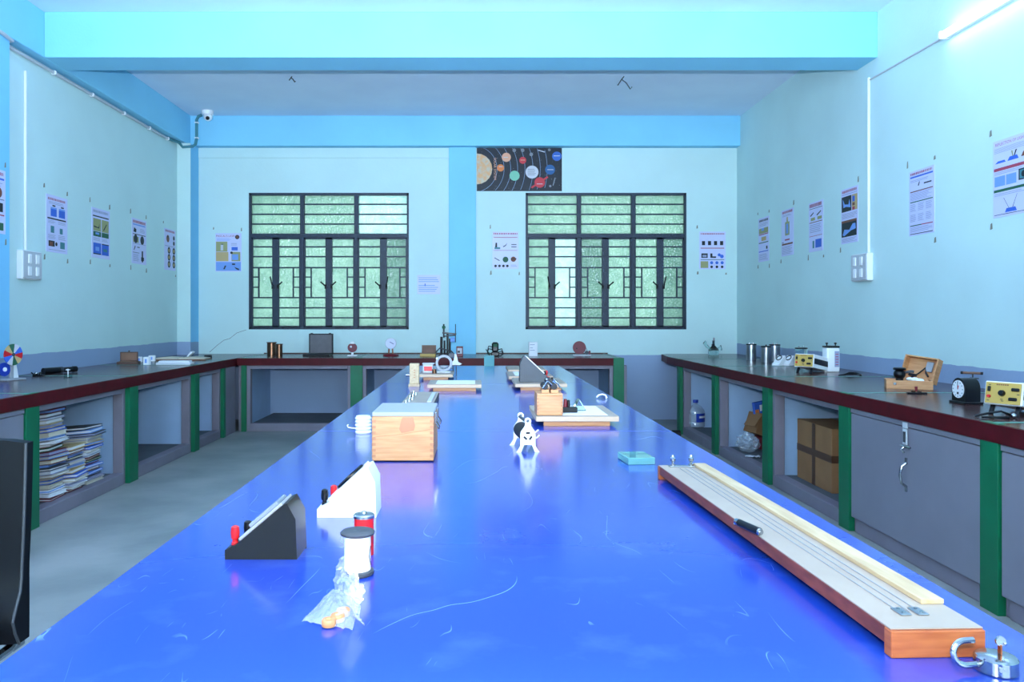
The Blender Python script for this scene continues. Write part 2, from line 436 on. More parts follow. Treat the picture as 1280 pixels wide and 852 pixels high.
# ------------------------------------------------------------------ windows
def window(n, x0, x1, label, pale):
    Wd, Hd = x1 - x0, wz1 - wz0
    t = bpy.data.objects.new('window_%d' % n, None); C.objects.link(t); t.location = (x0, YB, wz0); struct(t, label)
    X = lambda u: (u - 333) / 810 * Wd
    Z = lambda v: Hd - (v - 80) / 695 * Hd
    fm = MB(); m = 'window_frame'; y0, y1 = 0.0, 0.06
    for u0, u1 in ((333, 345), (1133, 1143)): fm.b2(X(u0), X(u1), y0, y1, 0, Hd, m)
    fm.b2(0, Wd, y0, y1, Z(92), Hd, m).b2(0, Wd, y0, y1, 0, Z(764), m)
    fm.build('frame', t)
    MB().b2(X(345), X(1133), y0 + .002, y1, Z(308), Z(287), m, .002).build('transom', t)
    for u0, u1 in ((592, 613), (866, 888)): MB().b2(X(u0), X(u1), y0 + .001, y1, Z(287), Z(92), m, .002).build('mullion', t)
    for u0, u1 in ((592, 611), (866, 884)): MB().b2(X(u0), X(u1), y0 + .001, y1, Z(764), Z(308), m, .002).build('mullion', t)
    # top lights: three panes each under three bars
    cols = [(345, 592), (613, 866), (888, 1133)]
    for k, (u0, u1) in enumerate(cols):
        q = 'pane_pale' if (n == 1 and k == 2) else 'pane_green'
        edges = [92, 137, 188, 238, 287]
        for a, b in zip(edges, edges[1:]):
            MB().b2(X(u0), X(u1), .040, .045, Z(b), Z(a), q).build('pane', t)
        for v in edges[1:4]: MB().b2(X(u0), X(u1), .012, .034, Z(v + 3.5), Z(v - 3.5), m).build('grille_bar', t)
    # six sashes
    sash = [(345, 449, 1), (484, 592, 0), (611, 718, 1), (755, 866, 0), (884, 993, 1), (1033, 1133, 0)]
    stile = [(449, 484), (718, 755), (993, 1033)]
    for k, (u0, u1, left) in enumerate(sash):
        q = 'pane_pale' if k in pale else ('pane_deep' if (k == 5 or (n == 2 and k == 2)) else 'pane_green')
        ml = (466.5, 736.5, 1013)[k // 2]
        s0, s1 = (u0, ml) if left else (ml, u1)
        f = MB()
        f.b2(X(s0), X(s0 + (6 if left else 17)), .016, .05, Z(764), Z(308), m).b2(X(s1 - (17 if left else 6)), X(s1), .016, .05, Z(764), Z(308), m)
        f.b2(X(s0), X(s1), .016, .05, Z(764), Z(757), m).b2(X(s0), X(s1), .016, .05, Z(315), Z(308), m)
        sh = f.build('sash', t)
        g0, g1 = (s0 + 6, s1 - 17) if left else (s0 + 17, s1 - 6)
        rows = [315, 354, 404, 460, 613, 665, 716, 757]
        for a, b in zip(rows, rows[1:]):
            if (a, b) == (460, 613):
                uv = g0 + 30 if left else g1 - 30
                big = (uv, g1) if left else (g0, uv)
                sm = (g0, uv) if left else (uv, g1)
                MB().b2(X(big[0]), X(big[1]), .040, .045, Z(b), Z(a), q).build('pane', sh)
                for c, d in ((460, 508), (508, 560), (560, 613)):
                    MB().b2(X(sm[0]), X(sm[1]), .040, .045, Z(d), Z(c), q).build('pane', sh)
                MB().b2(X(uv - 3), X(uv + 3), .010, .034, Z(613), Z(460), m).build('grille_bar', t)
                for v in (508, 560): MB().b2(X(sm[0]), X(sm[1]), .012, .034, Z(v + 3), Z(v - 3), m).build('grille_bar', t)
            else:
                MB().b2(X(g0), X(g1), .040, .045, Z(b), Z(a), q).build('pane', sh)
        for v in rows[1:-1]: MB().b2(X(g0), X(g1), .012, .034, Z(v + 3.5), Z(v - 3.5), m).build('grille_bar', t)
        # casement fastener
        ux = u1 + 4 if left else u0 - 4
        dx = -.05 if left else .05
        hz = Z(555)
        h = MB().tube([(X(ux), .012, hz - .02), (X(ux), -.012, hz), (X(ux) + dx * (.4 if k in (0, 5) else 1.1), -.022, hz + (.11 if k in (0, 5) else .05))], .008, 'black_matte', 6)
        h.box((X(ux), .006, hz - .005), (.022, .02, .05), 'black_matte')
        h.build('window_fastener', sh)
    for k in range(6):
        u = sash[k][0] + 55
        MB().tube([(X(u - 40), -.004, .022), (X(u - 8), -.006, .03), (X(u + 10), -.006, .024), (X(u + 40), -.004, .032)], .005, 'black_matte', 6).build('window_stay', t)
window(1, W1[0].x, W1[1].x, 'left dark steel window with frosted green glass and grille', ())
window(2, W2[0].x, W2[1].x, 'right dark steel window with frosted green glass and one pale sash', (1,))

# two unseen windows added behind the viewpoint to give fill light
def fill_window(n, x0, x1, label):
    t = bpy.data.objects.new('window_%d' % n, None); C.objects.link(t); t.location = ((x0 + x1) / 2, YF, 1.0); struct(t, label)
    h = (x1 - x0) / 2
    f = MB()
    for a_, b_ in ((-h, -h + .05), (h - .05, h), (-.025, .025)): f.b2(a_, b_, -.01, .03, 0, 1.9, 'window_frame')
    f.b2(-h, h, -.01, .03, 0, .05, 'window_frame').b2(-h, h, -.01, .03, 1.85, 1.9, 'window_frame').b2(-h, h, -.01, .03, 1.3, 1.34, 'window_frame')
    f.build('frame', t)
    l = bpy.data.lights.new('window_daylight', 'AREA'); l.shape = 'RECTANGLE'; l.size = 2 * h - .1; l.size_y = 1.8  # area light added as room fill
    l.energy = REAR_FILL; l.color = REAR_FILL_COL
    o = bpy.data.objects.new('window_daylight', l); C.objects.link(o); o.parent = t; o.location = (0, .035, .95); o.rotation_euler = (PI / 2, 0, 0)
    o.rotation_euler = (-PI / 2, 0, PI)
    o.rotation_euler = Euler((PI / 2, 0, PI))
fill_window(3, -2.6, -.4, 'added unseen fill-light window behind the viewpoint, left')
fill_window(4, .4, 2.6, 'added unseen fill-light window behind the viewpoint, right')

# ------------------------------------------------------------------ work counters
CT, CB = 0.75, 0.675          # counter slab top and underside
def bays(t, front, back, posts, side, doors, kerb=0.08, pw=0.11):
    """posts: positions along the run; side: 'L' 'R' (run along Y) or 'B' (run along X)"""
    def bx(mb, a0, a1, d0, d1, z0, z1, m, bv=0.0):   # a: along the run, d: depth behind the front
        if side == 'R': mb.b2(front + d0, front + d1, a0, a1, z0, z1, m, bv)
        elif side == 'L': mb.b2(front - d1, front - d0, a0, a1, z0, z1, m, bv)
        else: mb.b2(a0, a1, front + d0, front + d1, z0, z1, m, bv)
        return mb
    dep = abs(back - front)
    for p, w_ in posts:
        bx(MB(), p - w_ / 2, p + w_ / 2, -.004, .03, 0, CT + .001, 'counter_green', .002).build('post', t)
        bx(MB(), p - w_ / 2, p + w_ / 2, .10, dep - .002, 0, CB, 'bay_blue').build('partition', t)
        bx(MB(), p - w_ / 2 - .035, p + w_ / 2 + .035, .03, .10, 0, CB, 'counter_grey', .003).build('jamb', t)
        st = bx(MB(), p - .012, p + .012, .02, dep - .03, CT, CT + .0015, 'green_line'); st.build('joint_line', t)
    for (p, w0), (q, w1) in zip(posts, posts[1:]):
        a0, a1 = p + w0 / 2 + .035, q - w1 / 2 - .035
        bx(MB(), a0, a1, .02, .045, CB - .035, CB, 'counter_grey').build('top_rail', t)
        bx(MB(), a0, a1, .02, .10, 0, kerb, 'counter_grey', .004).build('kerb', t)
        bx(MB(), a0, a1, .10, dep - .002, 0, kerb - .005, 'bay_floor').build('bay_floor', t)
    for k in doors:
        (p, w0), (q, w1) = posts[k], posts[k + 1]
        a0, a1 = p + w0 / 2 + .006, q - w1 / 2 - .006
        d = bx(MB(), a0, a1, .006, .026, kerb + .002, CB - .03, 'steel_door', .003).build('door', t)
        bx(MB(), a0, a1, .002, .026, CB - .026, CB - .002, 'steel_door', .002).build('door_head', d)
        c = (a0 + a1) / 2
        sg = -1 if side == 'R' else 1
        fx = front + (.004 if side == 'R' else -.004)
        if side in 'RL':
            h = MB(); z = 0.42
            h.tube([(fx, c, z + .055), (fx + sg * .022, c, z + .04), (fx + sg * .03, c, z), (fx + sg * .022, c, z - .04), (fx, c, z - .055)], .006, 'chrome', 8)
            h.box((fx, c, z + .065), (.004, .016, .03), 'chrome').box((fx, c, z - .065), (.004, .016, .03), 'chrome')
            h.build('door_handle', d)
            h = MB(); z = 0.60
            h.box((fx + sg * .004, c, z + .055), (.012, .032, .028), 'light_grey', .002).box((fx + sg * .005, c, z), (.006, .034, .075), 'light_grey', .001)
            h.box((fx + sg * .009, c, z), (.004, .018, .05), 'dark_grey')
            h.tube([(fx + sg * .008, c - .05, z - .045), (fx + sg * .012, c, z - .042), (fx + sg * .008, c + .03, z - .045)], .005, 'chrome')
            h.tube([(fx + sg * .01, c, z - .045), (fx + sg * .024, c, z - .06), (fx + sg * .01, c, z - .075)], .005, 'chrome')
            h.build('hasp', d)
def slab(t, pts, red_runs):
    MB().prism(pts, CB + .0, CT, 'counter_top', 'XY').build('top_slab', t)
    for (a, b) in red_runs:
        a = Vector((*a, 0)); b = Vector((*b, 0)); d = (b - a); L = d.length; ang = math.atan2(d.y, d.x)
        MB().box((0, 0, 0), (L, .008, CT - CB - .002), 'counter_red', .0015).build('red_edge_band', t, loc=((a.x + b.x) / 2, (a.y + b.y) / 2, (CT + CB) / 2 - .0005), rz=ang)
XCR, XCL, YCB = 2.05, -2.43, 8.0
# right counter
cr = thing('work_counter', 'long counter along the right wall with dark red edge and green posts', 'counter')
slab(cr, [(XCR, .3), (XR - .002, .3), (XR - .002, YB - .01), (2.19, YB - .01), (2.12, 8.86), (XCR, 8.32)], [((XCR - .004, .3), (XCR - .004, 8.32)), ((XCR - .003, 8.32), (2.117, 8.86))])
bays(cr, XCR, XR, [(.74, .11), (1.93, .11), (3.12, .11), (4.345, .12), (5.52, .11), (6.715, .10), (7.865, .10)], 'R', (0, 1, 2))
# left counter
cl = thing('work_counter', 'long counter along the left wall with dark red edge and books underneath', 'counter')
slab(cl, [(XCL, .5), (XL + .002, .5), (XL + .002, 8.695), (-3.145, 8.695), (-3.145, YB - .002), (XCL, YB - .002)], [((XCL + .004, .5), (XCL + .004, 7.996))])
bays(cl, XCL, XL, [(1.75, .12), (3.03, .12), (4.31, .13), (5.59, .14), (6.86, .12), (7.62, .06)], 'L', (0, 1))
MB().b2(XL + .005, XCL - .005, 7.655, 7.72, 0, CB, 'counter_grey').b2(XCL - .16, XCL - .004, 7.65, 7.99, 0, CB, 'counter_grey', .004).build('corner_pier', cl)
# back counter
cb = thing('work_counter', 'back counter under the windows with dark red edge', 'counter')
slab(cb, [(XCL + .009, YCB), (1.527, YCB), (1.527, YB - .002), (XCL + .009, YB - .002)], [((XCL + .009, YCB - .004), (1.415, YCB - .004))])
bays(cb, YCB, YB, [(XCL + .075, .05), (-1.204, .122), (.14, .11), (1.473, .108)], 'B', ())
MB().b2(-2.4, 1.52, YB - .022, YB - .003, CT, CT + .012, 'dark_wood').build('back_fillet', cb)

# ------------------------------------------------------------------ blue table
TT = 0.77
TX0, TX1 = -0.548, 0.692
tb = thing('laboratory_table', 'long table with a glossy bright blue top in the middle of the room', 'table', (0, 0, 0))
seams = [0.30, G(0, 538.5, TT).y, G(0, 479.5, TT).y, 6.43]
for a, b in zip(seams, seams[1:]):
    MB().b2(TX0, TX1, a + .002, b - .002, TT - .006, TT, 'table_blue', .0012).build('top_panel', tb)
MB().b2(TX0 - .003, TX1 + .003, seams[0] - .001, seams[-1] + .003, TT - .04, TT - .004, 'table_edge', .002).build('edge_board', tb)
for xx in (TX0 + .12, TX1 - .12):
    for yy in (.5, 2.3, 4.4, 6.2):
        MB().b2(xx - .035, xx + .035, yy - .035, yy + .035, 0, TT - .1, 'table_blue_side', .004).build('leg', tb)
MB().b2(TX0 + .1, TX1 - .1, .45, 6.3, TT - .12, TT - .041, 'table_blue_side').build('apron', tb)
# ------------------------------------------------------------------ lamps, conduits, switches, camera
def tube_lamp(loc, rz, label, glow='tube_glow_added'):
    t = thing('tube_light', label, 'lamp', loc, rz)     # local: tube along X, wall behind at +Y
    MB().b2(-.62, .62, -.03, 0, -.022, .022, 'white_paint', .004).build('batten', t)
    for s_ in (-1, 1):
        MB().b2(s_ * .62 - .012, s_ * .62 + .012, -.065, 0, -.024, .024, 'white_plastic', .003).build('lamp_holder', t)
    MB().cyl((-.606, -.05, 0), (.606, -.05, 0), .016, glow, seg=12).build('tube', t, label='glowing fluorescent tube')
    return t
tube_lamp((XR, 4.34, 2.95), -PI / 2, 'glowing fluorescent tube light high on the right wall', 'tube_glow')
tube_lamp((XR, .9, 2.95), -PI / 2, 'added unseen fill tube light on the right wall beside the viewpoint')  # this tube and the next four are unseen, added to brighten the room
tube_lamp((-3.2, 3.2, 2.9), PI / 2, 'added unseen fill tube light on the left wall out of frame')
tube_lamp((-3.2, .6, 2.9), PI / 2, 'added unseen fill tube light on the left wall behind the viewpoint')
tube_lamp((-1.2, YF, 2.9), PI, 'added unseen fill tube light on the wall behind the viewpoint, left')
tube_lamp((1.2, YF, 2.9), PI, 'added unseen fill tube light on the wall behind the viewpoint, right')
def conduit(label, pts, r=.011, m='white_paint', name='conduit'):
    return tag(MB().tube(pts, r, m, 8).build(name), label, 'conduit')
conduit('white vertical conduit above the left switchboard', [(XL + .012, 5.74, 1.66), (XL + .012, 5.74, 2.97)])
conduit('white vertical conduit above the right switchboard', [(XR - .012, 5.94, 1.66), (XR - .012, 5.94, 2.98)])
conduit('thin horizontal conduit leading to the glowing tube light', [(XR - .007, 5.93, 2.965), (XR - .007, 4.985, 2.952)], .006, 'light_grey')
pp = thing('conduit', 'grey pipe clipped under the left beam', 'conduit')
MB().tube([(XL + .02, 5.42, 3.075), (XL + .02, 8.45, 3.075)], .013, 'light_grey').build('pipe', pp)
MB().tube([(XL + .115, 4.0, 3.085), (XL + .115, 5.30, 3.085), (XL + .11, 5.41, 3.075), (XL + .03, 5.43, 3.072)], .013, 'light_grey').build('pipe_bend', pp)
for px, py in ((64, 92), (112, 119), (152, 142), (184, 162), (207, 174)):
    y = S(px, py, XL).y
    MB().box((XL + .02, y, 3.075), (.04, .02, .036), 'white_plastic', .008).build('clip', pp)
pc = thing('cable_conduit', 'black flexible conduit climbing to the ceiling camera', 'conduit')
MB().tube([(XL + .02, 8.40, 3.075), (XL + .03, 8.5, 3.085), (XL + .05, 8.62, 3.09), (XL + .07, 8.68, 3.05), (-3.12, 8.685, 3.06), (-3.10, 8.71, 3.085), (-3.09, 8.72, 3.15), (-3.09, 8.72, 3.36), (-3.07, 8.72, 3.40), (-3.03, 8.72, 3.415)], .016, 'ink_teal').build('hose', pc)
for z in (3.16, 3.33): MB().box((-3.09, 8.725, z), (.042, .042, .016), 'white_plastic', .004).build('clip', pc)
cc = thing('security_camera', 'small white dome security camera in the left ceiling corner', 'camera', (-2.94, 8.64, ZC))
MB().cyl((0, 0, -.045), (0, 0, 0), .062, 'white_plastic', .066, 24).build('mount', cc)
MB().sph((.01, -.015, -.068), .048, 'white_plastic', seg=20).build('body', cc)
MB().cyl((.016, -.045, -.088), (.02, -.064, -.096), .022, 'black_plastic', .02, 16).build('lens', cc)
def switchboard(loc, rz, label):
    t = thing('switchboard', label, 'switch', loc, rz)
    MB().b2(-.125, .125, -.045, 0, 0, .21, 'white_plastic', .006).build('box', t)
    pl = MB().b2(-.12, .12, -.052, -.0452, .006, .204, 'light_grey', .003).build('faceplate', t)
    for i_ in (-1, 1):
        for j_ in (0, 1):
            MB().b2(i_ * .05 - .022, i_ * .05 + .022, -.062, -.0525, .025 + j_ * .09, .095 + j_ * .09, 'white_plastic', .004).build('switch', pl)
switchboard((XL, 5.77, 1.445), PI / 2, 'white switchboard on the left wall beside the column')
switchboard((XR, 6.02, 1.445), -PI / 2, 'white switchboard on the right wall under the conduit')
for lab, px, py in (('bent wire hook hanging from the ceiling behind the beam, right', 780, 86), ('short wire end hanging from the ceiling behind the beam, left', 365, 86)):
    p = D(px, py, 7.4); z = ZC
    k = 1.0 if px > 500 else .45
    h = MB().tube([(0, 0, 0), (-.02 * k, 0, -.03 * k), (.02 * k, 0, -.06 * k), (.06 * k, 0, -.12 * k), (.075 * k, 0, -.10 * k)], .005, 'dark_grey', 6)
    h.tube([(.0, 0, 0), (-.03 * k, 0, -.04 * k), (-.06 * k, 0, -.085 * k)], .005, 'dark_grey', 6)
    tag(h.build('ceiling_hook', loc=(p.x, 7.4, z)), lab, 'hook')

# ------------------------------------------------------------------ posters
def poster(label, loc, rz, w_, h_, items, name='poster', sheet='poster_white', scraps=True, cat='poster'):
    """loc: middle of the lower edge on the wall; local -Y looks into the room; items use u right, v down, 0..1"""
    t = thing(name, label, cat, loc, rz)
    MB().b2(-w_ / 2, w_ / 2, -.003, -.0005, 0, h_, sheet).build('sheet', t)
    mb = MB(); yy = [-.0036]
    def P(u, v): return ((u - .5) * w_, yy[0], (1 - v) * h_)
    for it in items:
        k = it[0]; yy[0] -= .00006
        if k == 'r': mb.quad(P(it[1], it[4]), P(it[3], it[4]), P(it[3], it[2]), P(it[1], it[2]), it[5])
        elif k == 'c':
            cx, _, cz = P(it[1], it[2]); r = it[3] * w_
            pts = [(cx + r * math.cos(a * PI / 10), yy[0], cz + r * math.sin(a * PI / 10)) for a in range(20)]
            cl_ = [p for p in pts if -w_ / 2 <= p[0] <= w_ / 2]
            if len(cl_) == 20: mb.poly(pts, it[4])
            else: mb.poly([(max(-w_ / 2, min(w_ / 2, p[0])), p[1], p[2]) for p in pts], it[4])
        elif k == 'p': mb.poly([P(*q) for q in it[1]], it[2])
        elif k == 'lines':      # small print: u0 v0 u1 v1 n
            u0, v0, u1, v1, n = it[1:6]
            for j in range(n):
                v = v0 + (v1 - v0) * (j + .3) / n
                e = u1 - (u1 - u0) * random.random() * .25
                mb.quad(P(u0, v + .35 * (v1 - v0) / n), P(e, v + .35 * (v1 - v0) / n), P(e, v), P(u0, v), it[6] if len(it) > 6 else 'ink_grey')
        elif k == 'words':      # unreadable heading: broken blocks
            u, v0, v1, u1, m_ = it[1:6]
            while u < u1:
                e = min(u1, u + .02 + random.random() * .025)
                mb.quad(P(u, v1), P(e, v1), P(e, v0), P(u, v0), m_); u = e + .02
        elif k == 't':
            px, _, pz = P(it[1], it[2])
            M = Matrix.Translation((px, yy[0], pz)) @ Matrix.Rotation(PI / 2, 4, 'X')
            if len(it) > 6: M = M @ Matrix.Rotation(it[6], 4, 'Z')
            mb.text(it[3], it[4], M, it[5])
        elif k == 'arc':
            cx, cz, r0 = it[1], it[2], it[3]
            n = 60; prev = None
            for j in range(n + 1):
                a = -PI / 2 + PI * j / n
                a1 = (cx + r0 * math.cos(a), cz + r0 * math.sin(a)); b1 = (cx + (r0 + it[4]) * math.cos(a), cz + (r0 + it[4]) * math.sin(a))
                ok = abs(a1[0]) < w_ / 2 - .004 and 0.004 < a1[1] < h_ - .004 and abs(b1[0]) < w_ / 2 and 0 < b1[1] < h_
                if ok and prev: mb.quad((prev[0][0], yy[0], prev[0][1]), (prev[1][0], yy[0], prev[1][1]), (b1[0], yy[0], b1[1]), (a1[0], yy[0], a1[1]), it[5])
                prev = (a1, b1) if ok else None
    mb.build('print', t, angle=180)
    if scraps:
        for u, v in ((-.08, -.13), (1.0, -.1), (-.06, 1.1), (1.02, 1.12)):
            if random.random() < .8:
                cx = (u - .5) * w_ ; cz = (1 - v) * h_
                a = random.uniform(.006, .011); b = random.uniform(.012, .026)
                MB().prism([(cx - a, cz - b), (cx + a, cz - b * .8), (cx + a * .7, cz + b), (cx - a * .5, cz + b * .7)], -.003, 0, 'tape_scrap').build('tape_scrap', t)
    return t
def wall_poster(label, X, pxl, pxr, pyt, pyb, items, sgn):
    """pxl, pxr: left and right edge; pyt, pyb: top and bottom of the left edge"""
    a = S(pxl, pyt, X); b = S(pxl, pyb, X); c = S(pxr, 300, X)
    return poster(label, (X, (a.y + c.y) / 2, b.z), PI / 2 if sgn < 0 else -PI / 2, abs(c.y - a.y), a.z - b.z, items)
R = lambda a, b, c, d, m: ('r', a, b, c, d, m)
# left wall
wall_poster('poster with two blue beakers in its upper half, on the left wall', XL, 57.2, 83.8, 241.5, 313.8,
    [('words', .08, .05, .09, .9, 'ink_red'), ('lines', .12, .11, .9, .16, 2), R(.2, .24, .48, .37, 'ink_blue'), R(.58, .24, .88, .37, 'ink_blue'), R(.28, .17, .42, .195, 'ink_black'), R(.68, .17, .82, .195, 'ink_black'),
     R(.2, .21, .48, .24, 'ink_light_blue'), R(.58, .21, .88, .24, 'ink_light_blue'), R(.05, .4, .92, .425, 'ink_black'), ('lines', .08, .44, .42, .5, 3), ('lines', .55, .44, .92, .5, 3), R(.2, .54, .36, .66, 'ink_teal'), R(.62, .56, .76, .66, 'ink_teal'),
     ('lines', .08, .69, .45, .77, 4), ('lines', .55, .68, .92, .77, 4), R(.1, .8, .38, .9, 'ink_black'), R(.15, .82, .3, .89, 'ink_brown'), ('c', .46, .85, .05, 'ink_black'), R(.64, .8, .86, .92, 'ink_teal'), ('lines', .1, .945, .9, .97, 1)], -1)
wall_poster('poster with olive pictures over blue pictures, on the left wall', XL, 114.1, 136.8, 258.2, 321,
    [('words', .08, .04, .09, .9, 'ink_grey'), R(.06, .15, .93, .175, 'ink_black'), R(.08, .21, .5, .46, 'ink_olive'), R(.54, .21, .93, .46, 'ink_olive'), ('p', [(.1, .36), (.36, .38), (.42, .3), (.4, .4), (.12, .39)], 'ink_black'), ('p', [(.62, .42), (.8, .28), (.83, .29), (.66, .43)], 'ink_black'),
     R(.08, .47, .5, .57, 'ink_green'), R(.54, .47, .93, .57, 'ink_green'), R(.2, .49, .4, .53, 'ink_light_blue'), ('lines', .08, .59, .5, .66, 3), ('lines', .54, .59, .93, .66, 3), R(.08, .7, .5, .93, 'ink_blue'), R(.54, .7, .93, .93, 'ink_blue'), R(.54, .7, .93, .72, 'ink_black'), R(.2, .78, .4, .86, 'ink_light_blue'), R(.62, .8, .84, .86, 'ink_teal'), R(.08, .91, .5, .93, 'ink_black')], -1)
wall_poster('poster with black and olive instruments, third from the left column', XL, 164.5, 182.5, 271.5, 328.5,
    [('words', .06, .04, .1, .92, 'ink_red'), R(.06, .12, .92, .15, 'ink_light_blue'), ('p', [(.1, .3), (.15, .2), (.3, .24), (.28, .31)], 'ink_black'), ('lines', .55, .2, .9, .3, 4), R(.06, .34, .94, .355, 'ink_black'), R(.08, .4, .45, .53, 'ink_olive'), ('c', .25, .45, .13, 'ink_black'), ('c', .7, .46, .13, 'ink_black'), R(.06, .55, .94, .56, 'ink_grey'),
     ('p', [(.12, .7), (.2, .6), (.24, .62), (.15, .71)], 'ink_black'), R(.35, .62, .52, .64, 'ink_black'), R(.06, .75, .5, .76, 'ink_black'), ('lines', .08, .78, .48, .95, 6), R(.66, .7, .76, .95, 'ink_black'), R(.62, .84, .82, .92, 'ink_black')], -1)
wall_poster('poster with rows of small brown figures, nearest the left corner', XL, 205.2, 219, 284.5, 336.5,
    [('words', .08, .03, .08, .92, 'ink_red'), ('c', .3, .24, .13, 'ink_brown'), R(.22, .18, .38, .21, 'ink_black'), ('c', .84, .2, .08, 'ink_black'), ('c', .84, .33, .08, 'ink_black'), R(.06, .41, .94, .425, 'ink_grey')] +
    [q for v in (.52, .69, .86) for u in (.4, .84) for q in (('c', u, v, .12, 'ink_black'), ('c', u, v, .06, 'ink_tan'))], -1)
poster('poster cut by the left edge of the picture, on the blue column', (-3.2, 5.195, S(7, 293, -3.2).z), PI / 2, .30, .43,
    [('words', .08, .04, .09, .92, 'ink_red'), R(.05, .13, .95, .16, 'ink_blue'), ('lines', .08, .2, .92, .3, 4), ('c', .75, .36, .12, 'ink_brown'), R(.05, .46, .95, .47, 'ink_black'), R(.7, .52, .9, .66, 'ink_black'), R(.1, .52, .55, .66, 'ink_light_blue'), R(.05, .7, .95, .72, 'ink_red'), R(.62, .83, .92, .95, 'ink_green'), ('lines', .08, .76, .55, .95, 6)])
def back_poster(label, x0, x1, y0, y1, items, **kw):
    a = D(x0, y0, YB); b = D(x1, y1, YB)
    return poster(label, ((a.x + b.x) / 2, YB, b.z), 0, b.x - a.x, a.z - b.z, items, **kw)
back_poster('poster headed PASCAL\'S LAW left of the left window', 269.5, 301.8, 291.4, 339.2,
    [('t', .38, .075, "PASCAL'S LAW", .032, 'ink_red'), ('c', .84, .1, .085, 'ink_black'), ('c', .84, .1, .05, 'ink_brown'), ('lines', .05, .13, .68, .2, 3, 'ink_light_blue'), R(.02, .22, .46, .48, 'ink_olive'), R(.2, .3, .3, .45, 'planet_white'), R(.22, .28, .3, .3, 'ink_black'), R(.62, .36, .86, .45, 'ink_blue'), ('lines', .6, .25, .9, .33, 2), R(.02, .49, .5, .73, 'ink_tan'), R(.62, .49, .96, .73, 'ink_olive'), R(.64, .55, .88, .7, 'ink_light_blue'), ('c', .62, .51, .05, 'ink_black'),
     R(.02, .75, .98, .98, 'ink_light_blue'), ('p', [(.3, .94), (.36, .84), (.42, .85), (.36, .94)], 'ink_black'), ('p', [(.72, .88), (.92, .93), (.9, .97), (.8, .94)], 'ink_black'), R(.64, .79, .76, .83, 'ink_black')])
back_poster('poster with two rows of small instrument drawings between pilaster and right window', 615.5, 648.3, 289.2, 336,
    [('words', .05, .04, .08, .95, 'ink_red'), R(.05, .15, .95, .165, 'ink_red'), ('p', [(.1, .44), (.12, .3), (.18, .3), (.18, .44)], 'ink_black'), R(.08, .42, .3, .47, 'ink_teal'), ('p', [(.4, .4), (.5, .36), (.56, .3), (.52, .38), (.42, .42)], 'ink_black'), R(.72, .34, .92, .36, 'ink_black'), R(.72, .4, .92, .42, 'ink_black'), R(.05, .5, .95, .51, 'ink_red'),
     ('p', [(.08, .69), (.28, .77), (.27, .79), (.07, .71)], 'ink_black'), ('c', .5, .75, .11, 'ink_green'), ('c', .8, .74, .1, 'ink_brown'), R(.7, .72, .92, .74, 'ink_black')] + [('c', .12 + .15 * i, .92, .05, 'ink_black') for i in range(4)] + [('lines', .7, .88, .95, .95, 2)])
back_poster('poster of small grey devices right of the right window', 874, 906.8, 289.5, 336.2,
    [('words', .05, .04, .075, .95, 'ink_red')] + [R(.1 + .23 * i, .25, .22 + .23 * i, .36, 'ink_black') for i in range(4)] + [R(.05, .43, .95, .45, 'ink_red'), R(.08, .58, .32, .7, 'ink_black'), R(.12, .62, .28, .68, 'ink_grey'), ('p', [(.42, .7), (.42, .58), (.5, .58), (.5, .66), (.64, .66), (.64, .7)], 'ink_black'), ('c', .76, .62, .06, 'ink_blue'), ('c', .86, .66, .07, 'ink_blue'), R(.05, .74, .95, .755, 'ink_green'), R(.05, .79, .34, .97, 'ink_olive')] +
    [('c', .47 + .2 * i, .83, .06, 'ink_blue') for i in range(3)] + [('c', .47 + .2 * i, .94, .05, 'ink_black') for i in range(3)])
back_poster('small blank-looking notice sheet right of the left window', 521.5, 550.5, 343.5, 367.5,
    [('lines', .06, .1, .94, .4, 3, 'ink_light_blue'), ('lines', .06, .5, .94, .9, 4, 'ink_light_blue'), R(.32, .45, .36, .58, 'ink_blue')], name='notice', scraps=False)
# right wall
wall_poster('rightmost poster headed REFLECTION OF LIGHT on the right wall', XR, 1242, 1289, 178, 273,
    [('t', .47, .055, 'REFLECTION OF LIGHT', .024, 'ink_red'), ('lines', .04, .1, .96, .17, 4), ('p', [(.06, .3), (.14, .27), (.32, .27), (.36, .3)], 'ink_blue'), ('p', [(.4, .3), (.46, .25), (.66, .25), (.7, .3)], 'ink_blue'), ('p', [(.5, .18), (.54, .18), (.56, .25), (.53, .25)], 'ink_olive'), ('p', [(.62, .18), (.66, .18), (.6, .25), (.57, .25)], 'ink_black'), ('p', [(.76, .29), (.82, .23), (.96, .23), (.98, .29)], 'ink_brown'), R(.84, .16, .9, .23, 'ink_olive'),
     R(.03, .36, .97, .4, 'ink_red'), ('lines', .04, .41, .96, .45, 2), R(.05, .47, .34, .6, 'ink_light_blue'), R(.37, .47, .64, .6, 'ink_light_blue'), R(.7, .44, .97, .58, 'ink_black'), R(.73, .455, .94, .565, 'ink_teal'), ('c', .83, .51, .06, 'ink_black'), R(.03, .64, .97, .675, 'ink_green'), ('lines', .04, .69, .9, .73, 2), ('p', [(.3, .76), (.31, .76), (.45, .9), (.44, .9)], 'ink_black'), ('p', [(.66, .74), (.67, .74), (.55, .9), (.54, .9)], 'ink_black'), ('p', [(.34, .95), (.38, .9), (.62, .9), (.66, .95)], 'ink_blue'), R(.05, .965, .95, .972, 'ink_black')], 1)
